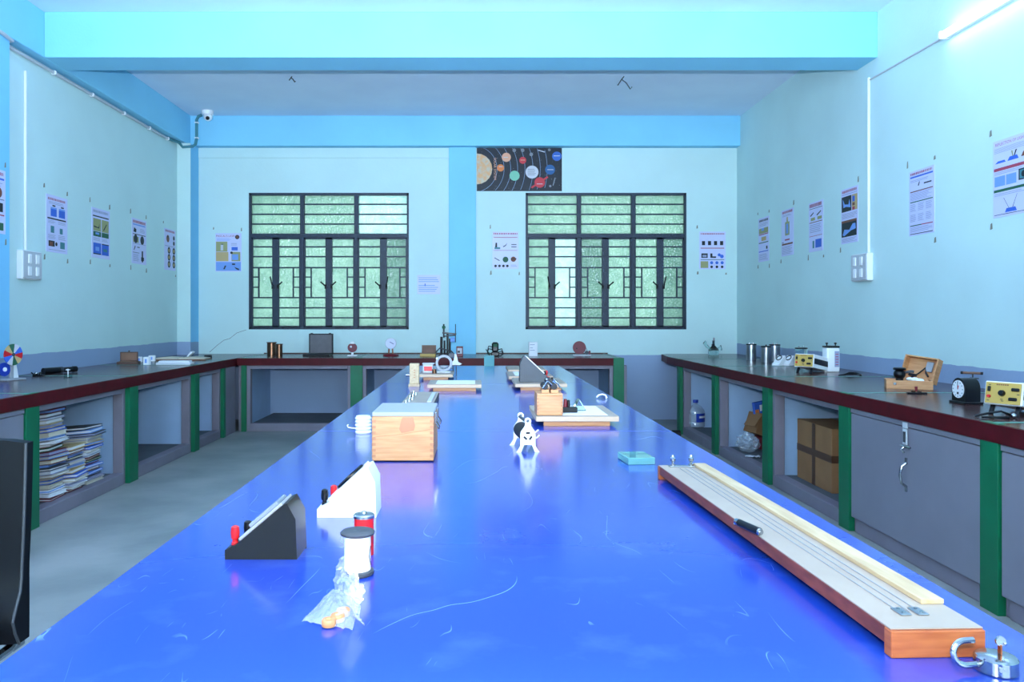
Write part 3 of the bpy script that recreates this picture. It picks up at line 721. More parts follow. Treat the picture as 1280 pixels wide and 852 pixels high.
wall_poster('poster of line drawings under a blue bar, right of the right conduit', XR, 1137, 1168.5, 215.7, 295.5,
    [('words', .06, .03, .065, .92, 'ink_red'), R(.05, .085, .95, .11, 'ink_blue'), ('lines', .06, .14, .94, .18, 2), ('p', [(.36, .24), (.42, .18), (.44, .19), (.4, .25)], 'ink_black'), R(.6, .22, .9, .24, 'ink_black'), R(.05, .315, .95, .33, 'ink_brown'), ('lines', .06, .34, .94, .46, 7), R(.05, .475, .95, .49, 'ink_green')] +
    [('lines', .06 + .31 * i, .51 + .16 * j, .3 + .31 * i, .63 + .16 * j, 6) for i in range(3) for j in range(2)] + [R(.05, .84, .95, .855, 'ink_green'), R(.5, .84, .95, .855, 'ink_red'), ('lines', .06, .87, .94, .95, 4), R(.05, .97, .95, .98, 'ink_black')], 1)
wall_poster('poster with two black picture panels above the right switchboard', XR, 1052, 1073, 238, 305.5,
    [('words', .06, .03, .075, .92, 'ink_red'), R(.04, .1, .95, .11, 'ink_grey'), R(.03, .14, .62, .42, 'space'), ('p', [(.1, .18), (.22, .28), (.45, .3), (.5, .2), (.58, .36), (.3, .33), (.14, .34)], 'ink_light_blue'), R(.65, .14, .97, .42, 'ink_tan'), R(.68, .17, .82, .27, 'ink_blue'), R(.68, .29, .82, .34, 'ink_brown'), R(.68, .36, .82, .42, 'ink_red'), ('lines', .05, .45, .95, .55, 5), R(.03, .58, .93, .62, 'ink_brown'), R(.03, .62, .93, .88, 'space'), ('p', [(.1, .84), (.2, .74), (.5, .76), (.7, .66), (.86, .66), (.88, .76), (.6, .78), (.2, .86)], 'ink_light_blue'), ('lines', .05, .9, .95, .98, 4)], 1)
wall_poster('poster with a blue picture in its lower right, left of the black-panel poster', XR, 1011.5, 1029.2, 254.7, 315.6,
    [('words', .05, .03, .1, .92, 'ink_red'), R(.05, .125, .95, .135, 'ink_black'), ('p', [(.1, .26), (.34, .2), (.36, .22), (.14, .28)], 'ink_black'), ('p', [(.55, .27), (.85, .2), (.88, .22), (.6, .29)], 'ink_black'), R(.15, .31, .45, .37, 'ink_olive'), R(.62, .31, .92, .37, 'ink_olive'), R(.05, .4, .95, .415, 'ink_brown'), ('lines', .08, .44, .9, .62, 5), R(.05, .68, .95, .69, 'ink_red'), R(.48, .76, .9, .93, 'ink_blue'), R(.28, .78, .4, .93, 'ink_teal')], 1)
wall_poster('poster with a tall olive lantern drawing, second from the right corner', XR, 977.2, 992.2, 264, 320.7,
    [('words', .08, .03, .08, .92, 'ink_red'), ('lines', .1, .1, .9, .15, 2), R(.32, .27, .68, .56, 'ink_olive'), R(.4, .31, .58, .52, 'ink_light_blue'), R(.44, .21, .56, .27, 'ink_olive'), ('c', .5, .2, .06, 'ink_tan'), R(.3, .64, .7, .67, 'ink_red'), R(.05, .73, .95, .765, 'ink_brown'), ('lines', .06, .79, .94, .97, 7), R(.05, .7, .2, .715, 'ink_black')], 1)
wall_poster('narrow looking poster nearest the right back corner', XR, 948.4, 961.5, 273.8, 327.8,
    [('words', .08, .04, .09, .92, 'ink_black'), ('lines', .1, .11, .9, .2, 3), R(.06, .24, .94, .36, 'ink_olive'), R(.3, .24, .55, .3, 'ink_light_blue'), R(.06, .37, .94, .39, 'ink_red'), R(.3, .44, .75, .53, 'ink_tan'), R(.05, .56, .95, .58, 'ink_green'), R(.75, .66, .88, .73, 'ink_black'), R(.05, .76, .95, .78, 'ink_blue'), ('lines', .08, .82, .92, .97, 5)], 1)
# solar system chart
a = D(596, 183.5, YB); b = D(702.3, 238.8, YB); ww, hh = b.x - a.x, a.z - b.z
U = lambda px: (px - 65) / 1130.0
V = lambda py: (py - 95) / 588.0
its = []
for r_ in (.34, .44, .535, .635, .74, .855, .96, 1.06):
    its.append(('arc', -ww / 2 - .03, hh * .5, (r_ * .94) * ww * .87 - .01, .004, 'orbit'))
for _ in range(120):
    its.append(('c', random.random() * .98 + .01, random.random() * .96 + .02, random.uniform(.0012, .003), 'planet_gray'))
its += [('c', 0.0, V(390), 205 / 1130, 'sun_print')]
for px, py, r_, m_ in ((380, 376, 48, 'planet_orange'), (457, 236, 61, 'planet_peach'), (566, 480, 67, 'planet_green'), (675, 276, 46, 'planet_red'), (798, 432, 86, 'planet_white'), (1038, 400, 66, 'planet_sea'), (1127, 222, 62, 'planet_blue'), (562, 143, 24, 'planet_gray'), (673, 143, 24, 'planet_gray'), (787, 197, 24, 'planet_gray'), (1027, 137, 19, 'planet_gray'), (1040, 618, 16, 'planet_gray')):
    its.append(('c', U(px), V(py), r_ / 1130, m_))
its += [('p', [(U(780), V(632)), (U(800), V(648)), (U(1015), V(505)), (U(1000), V(486))], 'planet_red'), ('c', U(900), V(570), 70 / 1130, 'planet_red'),
        ('p', [(U(875), V(134)), (U(968), V(160)), (U(966), V(172)), (U(878), V(148))], 'planet_white'), ('p', [(U(1070), V(610)), (U(1098), V(505)), (U(1112), V(508)), (U(1082), V(614))], 'planet_gray'),
        ('lines', U(360), V(350), U(420), V(372), 1, 'planet_white'), ('lines', U(420), V(225), U(495), V(250), 1, 'planet_white'), ('lines', U(645), V(262), U(706), V(285), 1, 'sun_print'), ('lines', U(860), V(580), U(945), V(600), 1, 'planet_white'), ('lines', U(1000), V(390), U(1085), V(412), 1, 'planet_white'), ('lines', U(1085), V(205), U(1170), V(230), 1, 'planet_white'),
        ('lines', U(740), V(385), U(860), V(480), 5, 'planet_gray'),
        ('t', U(305), V(390), 'SOLAR SYSTEM', .038, 'planet_peach', -PI / 2)]
poster('dark solar system chart above the right window', ((a.x + b.x) / 2, YB, b.z), 0, ww, hh, its, name='wall_chart', sheet='space', scraps=False, cat='chart')


# ================================================================== things on the blue table
def wedge_meter(name, label, loc, rz, w_, h_, d_, body, panel, dial, terms, clear=False):
    """desk meter: local X runs from the low terminal ledge to the tall back, depth along Y"""
    t = thing(name, label, 'meter', loc, rz)
    prof = [(0, 0), (0, h_ * .17), (w_ * .16, h_ * .27), (w_ * .8, h_ * .97), (w_ * .86, h_), (w_ * .98, h_ * .72), (w_, 0)]
    MB().prism(prof, -d_ / 2, d_ / 2, body, 'XZ').build('housing', t)
    a = Vector((w_ * .2, 0, h_ * .315)); b = Vector((w_ * .8, 0, h_ * .97)); n = Vector((-(b.z - a.z), 0, b.x - a.x)).normalized()
    ang = -math.atan2(b.z - a.z, b.x - a.x); L = (b - a).length
    face = MB().box((a + b) / 2 + n * .0025, (L, d_ * .92, .005), panel, .001, Euler((0, ang, 0))).build('face_panel', t)
    M = Matrix.Translation((a + b) / 2 + n * .006 + (b - a) * .08) @ Euler((0, ang, 0)).to_matrix().to_4x4()
    if dial:
        ring = MB(); i = ring.mi(dial)
        K = 28
        for rr, hh_ in ((1.0, .004),):
            vs = []
            for k in range(K):
                c_, s_ = math.cos(2 * PI * k / K), math.sin(2 * PI * k / K)
                vs.append([ring.bm.verts.new(M @ Vector((L * .36 * q * c_, d_ * .36 * q * s_, z_))) for q, z_ in ((1, 0), (1, hh_), (.74, hh_), (.74, 0))])
            for k in range(K):
                A, B = vs[k], vs[(k + 1) % K]
                for j in range(3): f = ring.bm.faces.new((A[j], A[j + 1], B[j + 1], B[j])); f.material_index = i
        ring.build('dial_ring', face)
    if clear:
        MB().box((a + b) / 2 + n * .008 + (b - a) * .1, (L * .66, d_ * .8, .008), 'meter_window', .002, Euler((0, ang, 0))).build('window_cover', face)
        MB().box((a + b) / 2 + n * .0055 + (b - a) * .1, (L * .5, d_ * .6, .002), 'paper', 0, Euler((0, ang, 0))).build('scale_card', face)
    for k, m in enumerate(terms):
        p = Vector((w_ * .09, d_ * (.22 if k else -.22), h_ * .2))
        p.x += .012 * (k if len(terms) > 1 else 0)
        q = MB().lathe([(0, 0), (.006, 0), (.006, .004), (.0045, .006), (.0045, .009), (.0065, .011), (.0075, .02), (.0065, .03), (.003, .032), (0, .032)], m, p, 14)
        q.build('terminal', t, label='%s terminal knob' % ('red' if 'red' in m else 'black'))
    return t
p0 = G(281, 699, TT)
wedge_meter('desk_meter', 'black sloping desk meter with red and black terminals, nearest on the left', (p0.x, p0.y + .0375, TT), 0, .119, .092, .075, 'black_plastic', 'grey', None, ('red_plastic', 'black_plastic'), True)
p0 = G(396, 647, TT)
wedge_meter('desk_meter', 'white sloping desk meter with a black dial ring, behind the black meter', (p0.x, p0.y + .045, TT), 0, .118, .098, .085, 'white_plastic', 'white_plastic', 'black_plastic', ('black_plastic', 'red_plastic'))
# cotton reel and red coil
p0 = G(447, 717, TT)
t = thing('wire_reel', 'white thread reel with dark grey end discs beside the plastic bag', 'reel', p0)
MB().lathe([(0, 0), (.024, 0), (.0255, .002), (.0255, .006), (.02, .008), (0, .008)], 'dark_grey').build('lower_flange', t)
MB().lathe([(.0, .007), (.0205, .007), (.0205, .0605), (0, .0605)], 'paper').build('winding', t)
MB().lathe([(0, .060), (.02, .060), (.0265, .0625), (.027, .0655), (.024, .068), (.012, .0695), (.004, .069), (0, .0675)], 'dark_grey').build('upper_flange', t)
MB().tube([(.0208, -.004, .045), (.0195, -.009, .03), (.0212, -.002, .014)], .0006, 'dark_grey', 5).build('loose_thread', t)
p0 = G(455, 692, TT)
t = thing('coil_former', 'red coil with a silver top standing behind the white reel', 'coil', p0)
MB().cyl((0, 0, 0), (0, 0, .062), .0165, 'red_plastic', seg=24).build('winding', t)
MB().lathe([(0, .062), (.018, .062), (.018, .066), (.016, .068), (.005, .069), (.004, .072), (0, .073)], 'steel').build('cap', t)
# plastic bag with wooden discs
bag = thing('plastic_bag', 'crumpled clear plastic bag lying in front of the reel', 'bag', G(425, 780, TT))
o = G(425, 780, TT)
def film(fn, nu, nv, name):
    mb = MB(); i = mb.mi('bag_film')
    g = [[mb.bm.verts.new(fn(u / nu, v / nv)) for v in range(nv + 1)] for u in range(nu + 1)]
    for u in range(nu):
        for v in range(nv): mb.bm.faces.new((g[u][v], g[u + 1][v], g[u + 1][v + 1], g[u][v + 1])).material_index = i
    mb.build(name, bag, angle=22)
corner = [G(377, 778, TT) - o, G(440, 790, TT) - o, G(452, 745, TT) - o, G(415, 738, TT) - o]
def lie(u, v):
    p = (corner[0] * (1 - u) + corner[1] * u) * (1 - v) + (corner[3] * (1 - u) + corner[2] * u) * v
    bulge = math.sin(PI * u) * math.sin(PI * v)
    n = abs(noise.noise(Vector((u * 5, v * 5, 3.1)))) + .5 * abs(noise.noise(Vector((u * 11, v * 11, 1.1))))
    return Vector((p.x + .002 * n, p.y, .0012 + .011 * bulge + .006 * n))
film(lie, 22, 18, 'lower_sheet')
fb0, fb1 = G(418, 748, TT) - o, G(452, 786, TT) - o
ft0, ft1 = D(424, 697, o.y + .045) - o, D(455, 738, o.y + .02) - o
def stand(u, v):
    base = fb0.lerp(fb1, u); base.z = .003
    top = ft0.lerp(ft1, u); top.z += .016 * math.sin(PI * min(1, u * 1.3))
    p = base.lerp(top, v)
    n = abs(noise.noise(Vector((u * 4, v * 5, 8.2)))) + .5 * abs(noise.noise(Vector((u * 9, v * 9, 5.2))))
    return Vector((p.x + .007 * n - .006 * math.sin(PI * v), p.y + .011 * n, max(.003, p.z)))
film(stand, 18, 22, 'raised_flap')
for k, (px, py) in enumerate(((411, 781), (422, 775), (429, 768))):
    c = G(px, py, TT + .002)
    q = MB().lathe([(0, .0), (.0085, 0), (.0095, .002), (.0095, .007), (.0085, .009), (.004, .009), (.003, .007), (0, .007)], 'pine', seg=20)
    tag(q.build('wooden_disc', loc=(c.x, c.y, TT + .0012)), ('front', 'middle', 'rear')[k] + ' wooden disc of the three inside the clear plastic bag', 'disc', 'wooden discs in the bag')
# dovetailed wooden box
a = G(465, 577, TT); b = G(542, 577, TT); bw = b.x - a.x
t = thing('wooden_box', 'large pale wooden box with finger-jointed corners, closest box on the table', 'box', ((a.x + b.x) / 2, a.y, TT))
bh = .137; bd = .235
MB().b2(-bw / 2, bw / 2, 0, bd, .003, bh - .012, 'pine', .0015).build('body', t)
MB().b2(-bw / 2, bw / 2, 0, bd, bh - .0115, bh, 'grey', .0015).build('lid', t)
MB().prism([(-bw * .06, bh * .66), (-bw * .02, bh * .86), (.0, bh * .9), (bw * .17, bh * .9), (bw * .2, bh * .72), (bw * .18, bh * .63), (-bw * .02, bh * .58)], -.0008, .001, 'pine_dark').build('stain_patch', t)
MB().tube([(-bw * .48, -.0004, bh * .5), (0, -.0004, bh * .56), (bw * .48, -.0004, bh * .66)], .0006, 'pine_dark', 5).build('crack', t)
for s_ in (-1, 1):
    for k in range(7):
        z = .012 + k * .016
        MB().b2(s_ * bw / 2 - s_ * .010, s_ * bw / 2 + s_ * .0004, -.0006, .004, z, z + .008, 'pine_dark', .0004).build('finger_joint', t)
for k in range(2):
    yc = .06 + .11 * k
    c = MB().box((bw / 2 + .003, yc, bh - .022), (.006, .016, .03), 'chrome', .001)
    c.tube([(bw / 2 + .005, yc - .008, bh - .03), (bw / 2 + .014, yc - .004, bh - .045), (bw / 2 + .012, yc + .006, bh - .055), (bw / 2 + .004, yc + .01, bh - .04)], .0022, 'chrome', 6)
    c.build('clasp', t)
# white coil with hook
c = G(454, 541, TT)
t = thing('insulator_coil', 'white ridged coil with a wire hook left of the large wooden box', 'coil', c)
pr = [(0, 0)]
for k in range(5): z = k * .0118; pr += [(.026, z), (.0285, z + .0045), (.026, z + .009), (.0245, z + .0112)]
pr += [(.024, .06), (0, .06)]
MB().lathe(pr, 'white_plastic', seg=28).build('ridged_body', t)
MB().tube([(-.024, -.006, .018), (-.038, -.012, .019), (-.05, -.015, .022), (-.053, -.014, .028), (-.049, -.012, .031)], .0018, 'white_plastic', 6).build('hook', t)
# dynamo model
pn = G(660, 565, TT)
t = thing('dynamo_model', 'small white dynamo model with two arched end frames on the blue table', 'model', pn, math.radians(6))
def dyn_frame(y, name):
    pts = [(-.035, 0), (-.03, .006), (-.022, .014), (-.0225, .05), (-.021, .06), (-.009, .077), (-.008, .085), (.008, .085), (.009, .077), (.021, .06), (.0225, .05), (.022, .014), (.03, .006), (.035, 0), (.021, 0), (.012, .022), (-.012, .022), (-.021, 0)]
    left = [(-.035, 0), (-.03, .006), (-.0225, .018), (-.0225, .05), (-.021, .06), (-.009, .077), (-.008, .085), (.008, .085), (.009, .077), (.021, .06), (.0225, .05), (.0225, .018), (.012, .022), (-.012, .022), (-.021, 0)]
    f = MB()
    f.prism(left, y, y + .006, 'white_plastic')
    f.prism([(.035, 0), (.03, .006), (.0225, .018), (.012, .022), (.021, 0)], y, y + .006, 'white_plastic')
    fo = f.build(name, t)
    g = MB()
    K = 20; i = g.mi('white_plastic'); vs = []
    for k in range(K):
        c_, s_ = math.cos(2 * PI * k / K), math.sin(2 * PI * k / K)
        vs.append([g.bm.verts.new((q * c_, yy, .092 + q * s_)) for q, yy in ((.0095, y), (.0095, y + .008), (.005, y + .008), (.005, y))])
    for k in range(K):
        A, B = vs[k], vs[(k + 1) % K]
        for j in range(4): g.bm.faces.new((A[j], B[j], B[(j + 1) % 4], A[(j + 1) % 4])).material_index = i
    g.build('ring', fo)
    for cx, cz, ang in ((0, .057, .05), (-.008, .042, -.75), (.008, .042, .95)):
        d = MB().box((cx, y - .0004, cz), (.0125, .001, .006), 'black_matte', 0, Euler((0, -ang, 0)))
        d.build('slot', fo)
dyn_frame(0, 'near_frame'); dyn_frame(.13, 'far_frame')
MB().cyl((0, .008, .05), (0, .128, .05), .0235, 'black_matte', seg=24).build('armature', t)
MB().cyl((-.004, .008, .09), (-.004, .128, .09), .0045, 'dark_grey', seg=12).build('tie_rod', t)
MB().tube([(.022, .03, .05), (.032, .028, .058), (.036, .026, .062)], .0022, 'white_plastic', 6).tube([(.022, .03, .036), (.031, .02, .04), (.037, .016, .048)], .0026, 'white_plastic', 6).build('brush_arm', t)
# glass slab
a = G(789, 581, TT)
tag(MB().b2(0, .075, 0, .1, 0, .019, 'aqua_glass', .0015).build('glass_block', loc=(a.x - .008, a.y, TT), rz=.1), 'aqua glass slab lying flat beside the long wooden bridge', 'glass block')
# metre bridge
e0 = G(1113, 821, TT); e1 = G(823, 598, TT)
ang = math.atan2(-(e1.x - e0.x), e1.y - e0.y); Lb = (Vector((e1.x, e1.y)) - Vector((e0.x, e0.y))).length
t = thing('metre_bridge', 'long wooden metre bridge board lying on the right of the blue table', 'instrument', (e0.x, e0.y, TT), ang)
bwid = .112
MB().b2(0, bwid, 0, Lb, .012, .032, 'red_wood', .0008).build('board', t)
MB().b2(0.0005, bwid - .0005, .0005, Lb - .0005, .0322, .0335, 'board_grey').build('top_sheet', t)
MB().b2(-.001, bwid, -.004, .012, 0, .0315, 'orange_wood', .001).build('end_block', t, label='orange wooden end block')
MB().b2(-.001, bwid, Lb - .012, Lb + .003, 0, .0315, 'orange_wood', .001).build('end_block', t)
MB().b2(.083, .113, .075, Lb - .01, .0337, .040, 'pale_wood', .0006).build('metre_scale', t, label='pale wooden metre scale')
for xx in (.040, .053, .066):
    MB().tube([(xx, .05, .0345), (xx, Lb - .03, .0345)], .0008, 'grey', 5).build('wire', t)
for xx in (.042, .064):
    pl = MB().b2(xx - .007, xx + .007, .038, .062, .0337, .0355, 'steel', .0006).build('metal_plate', t)
    for yy in (.044, .056): MB().cyl((xx, yy, .0354), (xx, yy, .0368), .0022, 'chrome', seg=10).build('screw', pl)
MB().b2(.02, .09, Lb - .03, Lb - .012, .0337, .036, 'steel', .0006).build('metal_strip', t)
for xx in (.03, .075):
    MB().lathe([(0, 0), (.006, 0), (.006, .004), (.003, .006), (.003, .009), (.006, .012), (.0065, .018), (.004, .022), (.0035, .026), (0, .027)], 'chrome', (xx, Lb - .021, .036), 14).build('binding_post', t)
# jockey lying on the bridge
a = G(922, 652, TT + .042); b = G(951, 665, TT + .042)
t = thing('jockey', 'black sliding jockey with chrome tips lying on the wooden bridge', 'jockey', a, math.atan2(b.y - a.y, b.x - a.x))
Lj = (b - a).length
MB().cyl((.006, 0, 0), (Lj - .004, 0, 0), .0065, 'black_plastic', seg=18).build('barrel', t)
MB().cyl((Lj - .004, 0, 0), (Lj, 0, 0), .006, 'chrome', .005, 16).cyl((Lj, 0, 0), (Lj + .002, 0, 0), .003, 'chrome', seg=12).build('end_cap', t)
MB().cyl((-.004, 0, 0), (.006, 0, 0), .0055, 'chrome', .0062, 16).tube([(-.002, 0, -.003), (-.008, .002, -.006), (-.012, .0, -.0065)], .0015, 'chrome', 6).build('tip', t)
# padlock
c = G(1245, 838, TT)
t = thing('padlock', 'open round chrome padlock with its key in the lower right corner', 'padlock', c)
MB().lathe([(0, 0), (.0205, 0), (.022, .0015), (.022, .0155), (.0205, .0175), (.015, .0185), (0, .019)], 'chrome', seg=36).build('body', t)
hook = [(-.020, -.003, .009)]
for k in range(13):
    a_ = -PI / 2 - PI * k / 12
    hook.append((-.038 + .0135 * math.cos(a_), -.006 + .002 * k / 12, .0225 + .0135 * math.sin(a_)))
hook.append((-.028, -.004, .0365))
MB().tube(hook, .0034, 'chrome', 10).build('shackle', t)
MB().cyl((-.008, -.0205, .010), (-.0085, -.0225, .010), .0026, 'steel', seg=10).build('keyhole', t)
k_ = MB().b2(.0035, .0055, -.003, .003, .019, .030, 'copper', .0004)
k_.cyl((.0045, .001, .034), (.0045, -.002, .034), .0055, 'chrome', seg=16)
k_.sph((.009, -.002, .0315), .0022, 'chrome', seg=8)
k_.build('key', t)

# ---- boards at the far end of the table
def bench_board(label, x0, x1, yfront, depth, items=None, sheet=True):
    t = thing('bench_board', label, 'board', ((x0 + x1) / 2, yfront, TT))
    w_ = x1 - x0
    MB().b2(-w_ / 2, w_ / 2, 0, depth, .018, .036, 'board_edge', .0015).build('plank', t)
    MB().b2(-w_ / 2 + .001, w_ / 2 - .001, .001, depth - .001, .0362, .0372, 'board_grey').build('top_veneer', t)
    for yy in (.02, depth - .045): MB().b2(-w_ / 2 + .03, w_ / 2 - .03, yy, yy + .025, 0, .0178, 'pine', .001).build('batten', t)
    if sheet: MB().b2(-w_ * .35, w_ * .38, .03, depth - .03, .0374, .0382, 'paper').build('paper_sheet', t)
    return t
ZB = TT + .0385
fa = G(670, 533, TT); fb = G(774, 533, TT)
bench_board('bench board with white paper and a glass prism, right of the dynamo', fa.x, fb.x, fa.y, .36)
f2 = G(534, 489, TT); f3 = G(602, 489, TT)
bench_board('bench board with white paper, left group, in front of the silver ring', f2.x, f3.x, f2.y, .30)
f4 = G(523, 475, TT); f5 = G(566, 475, TT)
bench_board('bench board under the silver ring at the far left of the table', f4.x, f5.x, f4.y, .36, sheet=False)
f6 = G(644, 488, TT); f7 = G(709, 488, TT)
bench_board('bench board carrying the sloping meter, nearest of three at the far right', f6.x, f7.x, f6.y, .42, sheet=False)
bench_board('bench board in the middle of the three at the far right', f6.x - .01, f7.x - .02, f6.y + .55, .40)
bench_board('rearmost bench board of the three at the far right', f6.x + .01, f7.x - .01, f6.y + 1.15, .40, sheet=False)
# resistance slab behind the wooden box
a = G(514, 489, TT + .03); b = G(549, 489, TT + .03)
t = thing('resistance_bridge', 'flat grey resistance bridge with metal studs behind the large wooden box', 'instrument', ((a.x + b.x) / 2, 3.32, TT))
w_ = b.x - a.x
MB().b2(-w_ / 2, w_ / 2, 0, .56, 0, .026, 'dark_grey', .002).build('body', t)
MB().b2(-w_ / 2, w_ / 2, 0, .56, .0262, .03, 'board_grey', .001).build('top_plate', t)
for k in range(7):
    MB().cyl((-w_ / 2 + .02 + .008 * (k % 3), .05 + .07 * k, .03), (-w_ / 2 + .02 + .008 * (k % 3), .05 + .07 * k, .043), .007, 'chrome', .005, 12).build('stud', t)
MB().b2(w_ * .28, w_ * .42, .08, .5, .0302, .034, 'light_grey', .001).build('strip', t)
# upright wooden stand
a = G(512, 483, TT); b = G(524, 483, TT)
t = thing('wooden_upright', 'narrow upright pale wooden block at the far left of the table', 'block', ((a.x + b.x) / 2, a.y, TT))
MB().b2(-.034, .03, -.006, .07, 0, .014, 'pale_wood', .001).build('foot', t)
MB().b2(-.028, .026, 0, .055, .0142, .132, 'pale_wood', .002).build('pillar', t)
MB().cyl((-.028, .02, .065), (-.05, .02, .065), .007, 'chrome', seg=12).build('knob', t)
for k in range(4): MB().b2(-.004, .004, -.0008, .001, .05 + k * .014, .055 + k * .014, 'pine_dark').build('scale_mark', t)
# things on the far left boards
t = thing('battery_case', 'small red and silver case on the far left board', 'case', (f4.x + .05, f4.y + .12, ZB))
MB().b2(-.03, .035, 0, .05, 0, .055, 'light_grey', .002).build('body', t)
MB().b2(-.022, .03, -.003, .001, .012, .042, 'red_plastic', .001).build('front_label', t)
MB().b2(-.034, .045, -.006, .056, .0552, .062, 'light_grey', .002).build('lid', t)
MB().cyl((.025, .0, -.0), (.025, 0, .001), .001, 'grey').build('pin', t)
t = thing('brass_coil', 'small brown coil on the far left board beside the red case', 'coil', (f4.x + .098, f4.y + .05, ZB))
MB().cyl((0, 0, 0), (0, 0, .026), .014, 'bronze', seg=18).build('winding', t)
MB().cyl((0, 0, .026), (0, 0, .029), .016, 'brown_wood', seg=18).cyl((0, 0, .0), (0, 0, .002), .0165, 'brown_wood', seg=18).build('flange', t)
rc = Vector(((555 - VX) * 5.1 / F, 5.1, ZB))
t = thing('tangent_galvanometer', 'upright silver ring instrument on the far left board', 'instrument', rc)
g = MB(); i = g.mi('grey'); K = 36; vs = []
for k in range(K):
    c_, s_ = math.cos(2 * PI * k / K), math.sin(2 * PI * k / K)
    vs.append([g.bm.verts.new((q * c_, yy, .062 + q * s_)) for q, yy in ((.054, -.012), (.054, .012), (.039, .012), (.039, -.012))])
for k in range(K):
    A, B = vs[k], vs[(k + 1) % K]
    for j in range(4): g.bm.faces.new((A[j], B[j], B[(j + 1) % 4], A[(j + 1) % 4])).material_index = i
g.build('ring', t)
MB().b2(-.045, .045, -.03, .03, 0, .009, 'light_grey', .003).build('base', t)
MB().cyl((0, 0, .035), (0, 0, .045), .030, 'grey', seg=24).build('compass_box', t)
MB().cyl((0, 0, .009), (0, 0, .035), .006, 'grey', seg=12).build('stem', t)
MB().sph((-.045, -.008, .092), .008, 'white_plastic', seg=10).sph((.05, -.006, .03), .007, 'chrome', seg=10).build('terminal', t)
sp = G(569, 471, TT)
t = thing('clamp_stand', 'silver angled clamp on a clear stand right of the silver ring', 'stand', sp)
MB().b2(-.018, .012, -.015, .015, 0, .008, 'clear_plastic', .001).build('foot', t)
for xx in (-.014, .008): MB().cyl((xx, 0, .008), (xx, 0, .085), .003, 'chrome', seg=8).build('leg', t)
MB().prism([(-.03, .08), (.03, .08), (.045, .088), (.02, .1), (.008, .15), (-.004, .155), (-.01, .11), (-.03, .095)], -.012, .012, 'light_grey').build('bracket', t)
MB().b2(-.045, -.006, -.018, .018, .13, .16, 'dark_grey', .004).build('clamp_block', t)
ga = G(605, 457, TT)
tag(MB().b2(0, .083, 0, .05, 0, .085, 'aqua_glass', .002).build('glass_block', loc=(ga.x, ga.y - .06, TT)), 'clear glass block standing at the far end of the blue table', 'glass block')
# far right board load
t = wedge_meter('desk_meter', 'tilted meter with shade painted into its housing and a white sloping face on the far right boards', (f6.x + .20, f6.y + .14, ZB), PI, .17, .145, .09, 'dark_grey', 'white_plastic', None, ('red_plastic', 'black_plastic'))  # dark housing colour stands for the shaded near side
t = thing('terminal_block', 'red terminal block on the middle far right board', 'block', (f6.x + .125, f6.y + .72, ZB))
MB().b2(-.04, .04, 0, .05, 0, .03, 'red_plastic', .003).build('body', t)
MB().b2(-.03, .034, .008, .042, .0302, .036, 'red_plastic', .002).build('cap', t)
for xx in (-.024, 0, .024): MB().cyl((xx, .025, .036), (xx, .025, .044), .006, 'dark_red', seg=10).build('terminal', t)
t = thing('plug_terminal', 'red and black binding post on the nearest far right board', 'terminal', (f6.x + .195, f6.y + .05, ZB))
MB().b2(-.03, .03, -.012, .012, 0, .01, 'ink_light_blue', .001).build('base', t)
MB().cyl((-.012, 0, .01), (-.012, 0, .034), .007, 'red_plastic', .006, 12).build('red_post', t)
MB().cyl((.01, 0, .01), (.01, 0, .030), .007, 'black_plastic', .006, 12).build('black_post', t)
# right middle board load
xb = G(671, 524, TT + .0385)
t = thing('wooden_box', 'small finger-jointed wooden box on the right bench board', 'box', (fa.x + .055, fa.y + .02, ZB))
MB().b2(-.05, .045, 0, .12, 0, .072, 'pine', .0015).build('body', t)
MB().b2(-.05, .045, 0, .12, .0722, .08, 'pine', .0015).build('lid', t)
for s_, xx in ((-1, -.05), (1, .045)):
    for k in range(5): MB().b2(xx - s_ * .007, xx + s_ * .0004, -.0006, .003, .006 + k * .013, .0125 + k * .013, 'pine_dark', .0003).build('finger_joint', t)
t = thing('slide_rheostat', 'dark coil apparatus with chrome clamps on top of the small wooden box', 'instrument', (fa.x + .058, fa.y + .05, ZB + .0802))
for xx in (-.02, .014): MB().b2(xx - .014, xx + .014, -.01, .05, 0, .013, 'pine', .001).build('foot', t)
for zz, xx in ((.024, -.022), (.024, .012), (.042, -.006)): MB().cyl((xx, -.012, zz), (xx, .06, zz), .012, 'black_matte', seg=14).build('coil', t)
MB().tube([(-.03, -.014, .018), (-.012, -.016, .045), (.004, -.014, .03)], .0035, 'chrome', 8).build('clamp', t)
MB().tube([(.01, -.013, .05), (.026, -.016, .035), (.034, -.014, .02), (.042, -.012, .018)], .003, 'chrome', 8).build('clamp', t)
MB().sph((-.016, -.016, .05), .006, 'chrome', seg=10).build('knob', t)
t = thing('contact_key', 'black contact key with a red and black knob beside the small wooden box', 'switch', (fa.x + .135, fa.y + .12, ZB))
MB().b2(-.03, .03, -.02, .02, 0, .02, 'black_plastic', .002).build('base', t)
MB().cyl((-.014, 0, .02), (-.014, 0, .05), .008, 'dark_red', .006, 12).build('red_knob', t)
MB().cyl((-.002, 0, .02), (-.002, 0, .046), .006, 'black_plastic', .005, 12).build('black_knob', t)
t = MB(); q = [(-.026, 0), (.026, 0), (.0, .045)]
t.prism(q, -.012, .022, 'clear_glass')
tag(t.build('glass_prism', loc=((fa.x + fb.x) / 2 + .027, fa.y + .17, ZB + .0005), rz=.1), 'clear triangular glass prism standing on the white paper', 'prism')
t = G(752, 498, TT)
tag(MB().tube([(-.024, .004, .006), (-.012, .012, .016), (.006, .014, .02), (.02, .006, .016), (.024, -.006, .006), (.02, -.016, .0045)], .0042, 'white_plastic', 8).build('plastic_hook', loc=(t.x, t.y, TT)), 'white curved plastic hook near the right edge of the table', 'hook')

